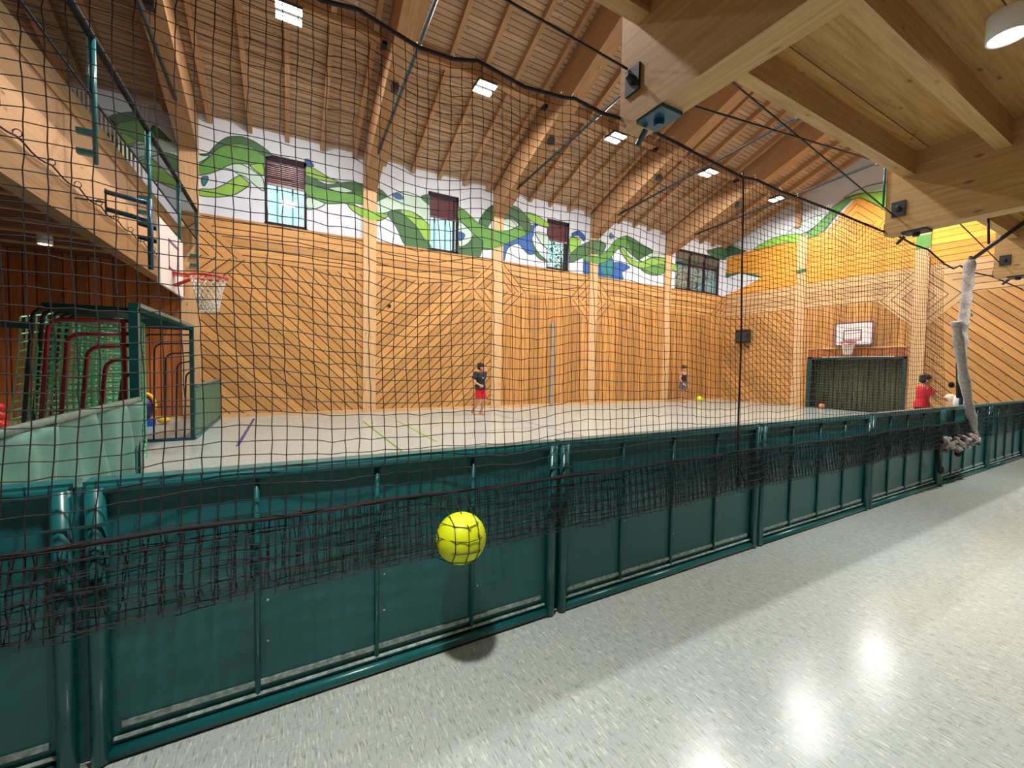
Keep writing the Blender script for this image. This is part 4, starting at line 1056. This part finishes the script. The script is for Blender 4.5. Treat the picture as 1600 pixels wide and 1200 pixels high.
    rings = [ring(zb, pel, .122, .098), ring(pel.z+.03, pel, .110, .088), ring((pel.z+chest.z)/2, (pel+chest)/2, .094, .072), ring(chest.z-.02, chest, .106, .074)]
    if straps: rings += [ring(chest.z+.03, chest, .098, .066)]
    else: rings += [ring(chest.z+.04, chest, .112, .073), ring(chest.z+.085, chest, .095, .060), ring(neck.z-.012, neck, .040, .040)]
    c.quadgrid(rings)
    if not straps:
        for s in ('L', 'R'):
            sh, el = Vector(J['sh'+s]), Vector(J['el'+s]); e2 = sh+(el-sh)*.72
            c.tube([V(chest+Vector((0, 0, .055))), V(sh), V(e2)], [.045*S, .047*S, .044*S], 14)
    else:
        for sx in (-1, 1): c.cap(V(chest+Vector((sx*.045, -.05, .02))), V(chest+Vector((sx*.05, 0, .095))), .008*S, .008*S); c.cap(V(chest+Vector((sx*.05, 0, .095))), V(chest+Vector((sx*.045, .05, .02))), .008*S, .008*S)
    o = build('top' if straps else 'shirt', c, top, t, True); remesh(o, .006*S)
    if logo:
        lg = MB(); lg.ell(V(chest+Vector((-.01, -.080, .0))), .022*S, .006*S, .026*S, 10, 8, 0, tw); build('chest_print', lg, logo, t, True)
    # shorts or skirt
    c = MB()
    if skirt:
        c.quadgrid([ring(pel.z-.17, pel, .135, .115), ring(pel.z-.05, pel, .112, .092), ring(pel.z+.05, pel, .086, .066)])
        o = build('skirt', c, bottom, t, True); remesh(o, .006*S)
    else:
        c.quadgrid([ring(pel.z-.075, pel, .104, .080), ring(pel.z+.0, pel, .103, .079), ring(pel.z+.04, pel, .092, .070)])
        for s in ('L', 'R'):
            h_, k_ = Vector(J['hip'+s]), Vector(J['knee'+s]); c.tube([V(h_+Vector((0, 0, .02))), V(h_+(k_-h_)*.80)], [.060*S, .058*S], 14)
        o = build('shorts', c, bottom, t, True); remesh(o, .006*S)
    return t
# boy in the middle of the court
Jb = dict(hipL=(.05, 0, .50), kneeL=(.045, -.07, .285), ankL=(.02, .0, .05), toeL=(.03, -.09, .018),
          hipR=(-.05, 0, .50), kneeR=(-.055, .0, .285), ankR=(-.10, .10, .075), toeR=(-.10, .015, .02),
          pelvis=(0, 0, .53), chest=(0, -.005, .72), neck=(0, 0, .835), head=(0, -.015, .905), turn=.75, tilt=.05,
          shL=(.125, .01, .80), elL=(.17, .10, .66), wrL=(.12, .02, .56), handL=(.07, -.05, .53),
          shR=(-.125, 0, .80), elR=(-.20, .0, .655), wrR=(-.12, -.09, .585), handR=(-.05, -.115, .56), shirt_z=.495)
person('barefoot boy in a black T-shirt and red shorts walking on the court', (4.88, 10.75, 0), .35, 1.50, Jb, plain('black T-shirt', (30, 34, 44), .8), plain('red shorts', (226, 20, 34), .6), 'short', logo=m_whitep)
Jg = dict(hipL=(.045, 0, .51), kneeL=(.05, -.01, .285), ankL=(.06, .01, .045), toeL=(.07, -.07, .018),
          hipR=(-.045, 0, .51), kneeR=(-.045, -.01, .285), ankR=(-.05, .01, .045), toeR=(-.055, -.07, .018),
          pelvis=(0, 0, .55), chest=(0, 0, .72), neck=(0, 0, .84), head=(0, -.01, .905), turn=-.3, tilt=.25,
          shL=(.105, 0, .80), elL=(.15, .01, .63), wrL=(.19, -.02, .48), handL=(.20, -.05, .41),
          shR=(-.105, 0, .80), elR=(-.135, .03, .64), wrR=(-.12, -.05, .52), handR=(-.10, -.10, .47), shirt_z=.6)
person('girl with tied dark hair, black strap top and grey skirt by the far corner', (15.0, 11.88, 0), .2, 1.60, Jg, plain('black top', (24, 22, 34), .8), plain('grey skirt', (96, 96, 104), .8), 'bun', skirt=True, straps=True)
Jr = dict(hipL=(.05, 0, .50), kneeL=(.07, -.04, .285), ankL=(.08, .0, .045), toeL=(.10, -.07, .018),
          hipR=(-.05, 0, .50), kneeR=(-.07, -.02, .285), ankR=(-.08, .02, .045), toeR=(-.09, -.06, .018),
          pelvis=(0, 0, .53), chest=(0, -.01, .72), neck=(0, -.01, .835), head=(.0, -.03, .905), turn=.15, tilt=.12,
          shL=(.125, -.01, .795), elL=(.13, -.12, .68), wrL=(.06, -.23, .655), handL=(.05, -.30, .64), pnL=(-1, 0, 0),
          shR=(-.125, -.01, .795), elR=(-.13, -.11, .67), wrR=(-.045, -.23, .645), handR=(-.03, -.30, .63), pnR=(1, 0, 0), shirt_z=.50)
person('child in a red T-shirt holding a white ball behind the boards', (11.95, 3.42, 0), .55, 1.40, Jr, plain('red T-shirt', (214, 16, 36), .7), plain('black shorts', (28, 24, 30), .8), 'short', logo=None)
ball('ball', (12.0+.20, 3.42-.37, .90), .105, plain('off white ball', (232, 208, 186), .5), 'off white ball held by the child in red')

# ================================================================== OUTSIDE
m_leaf = plain('green leaves', (70, 130, 70), .7, var=.35, scale=9)
def tree(x, y, h, r, seed, lab):
    t = thing('tree', lab, 'tree', (x, y, 0)); rnd = random.Random(seed)
    mb = MB(); mb.tube([(x, y, 0), (x+.1, y, h*.5), (x, y, h*.8)], [.16, .12, .06], 8); build('trunk', mb, m_raft, t, True)
    mb = MB()
    for q in range(900):
        a = rnd.uniform(0, 6.28); z = rnd.uniform(-1, 1); rr = rnd.random()**.4*r; s = math.sqrt(1-z*z)
        c = Vector((x+rr*s*math.cos(a), y+rr*s*math.sin(a)*.7, h*.72+rr*z*1.0)); d = Vector((rnd.gauss(0, 1), rnd.gauss(0, 1), rnd.gauss(0, 1))).normalized(); e = d.cross(Vector((0, 0, 1))).normalized()
        L = rnd.uniform(.10, .2); mb.poly([c, c+d*L*.5+e*L*.3, c+d*L, c+d*L*.5-e*L*.3])
    build('crown', mb, m_leaf, t)
tree(17.4, 15.4, 8.2, 1.9, 1, 'leafy tree seen through the left part of the widest window')
tree(21.6, 16.4, 8.4, 2.1, 2, 'leafy tree seen through the right part of the widest window')
tree(12.2, 17.2, 8.6, 1.7, 3, 'leafy tree seen through the third window')
mb = MB(); mb.box(-30, 50, 12.8, 40, -.3, -.05); tag(build('lawn', mb, m_leaf), 'green lawn outside the long wall', 'lawn')
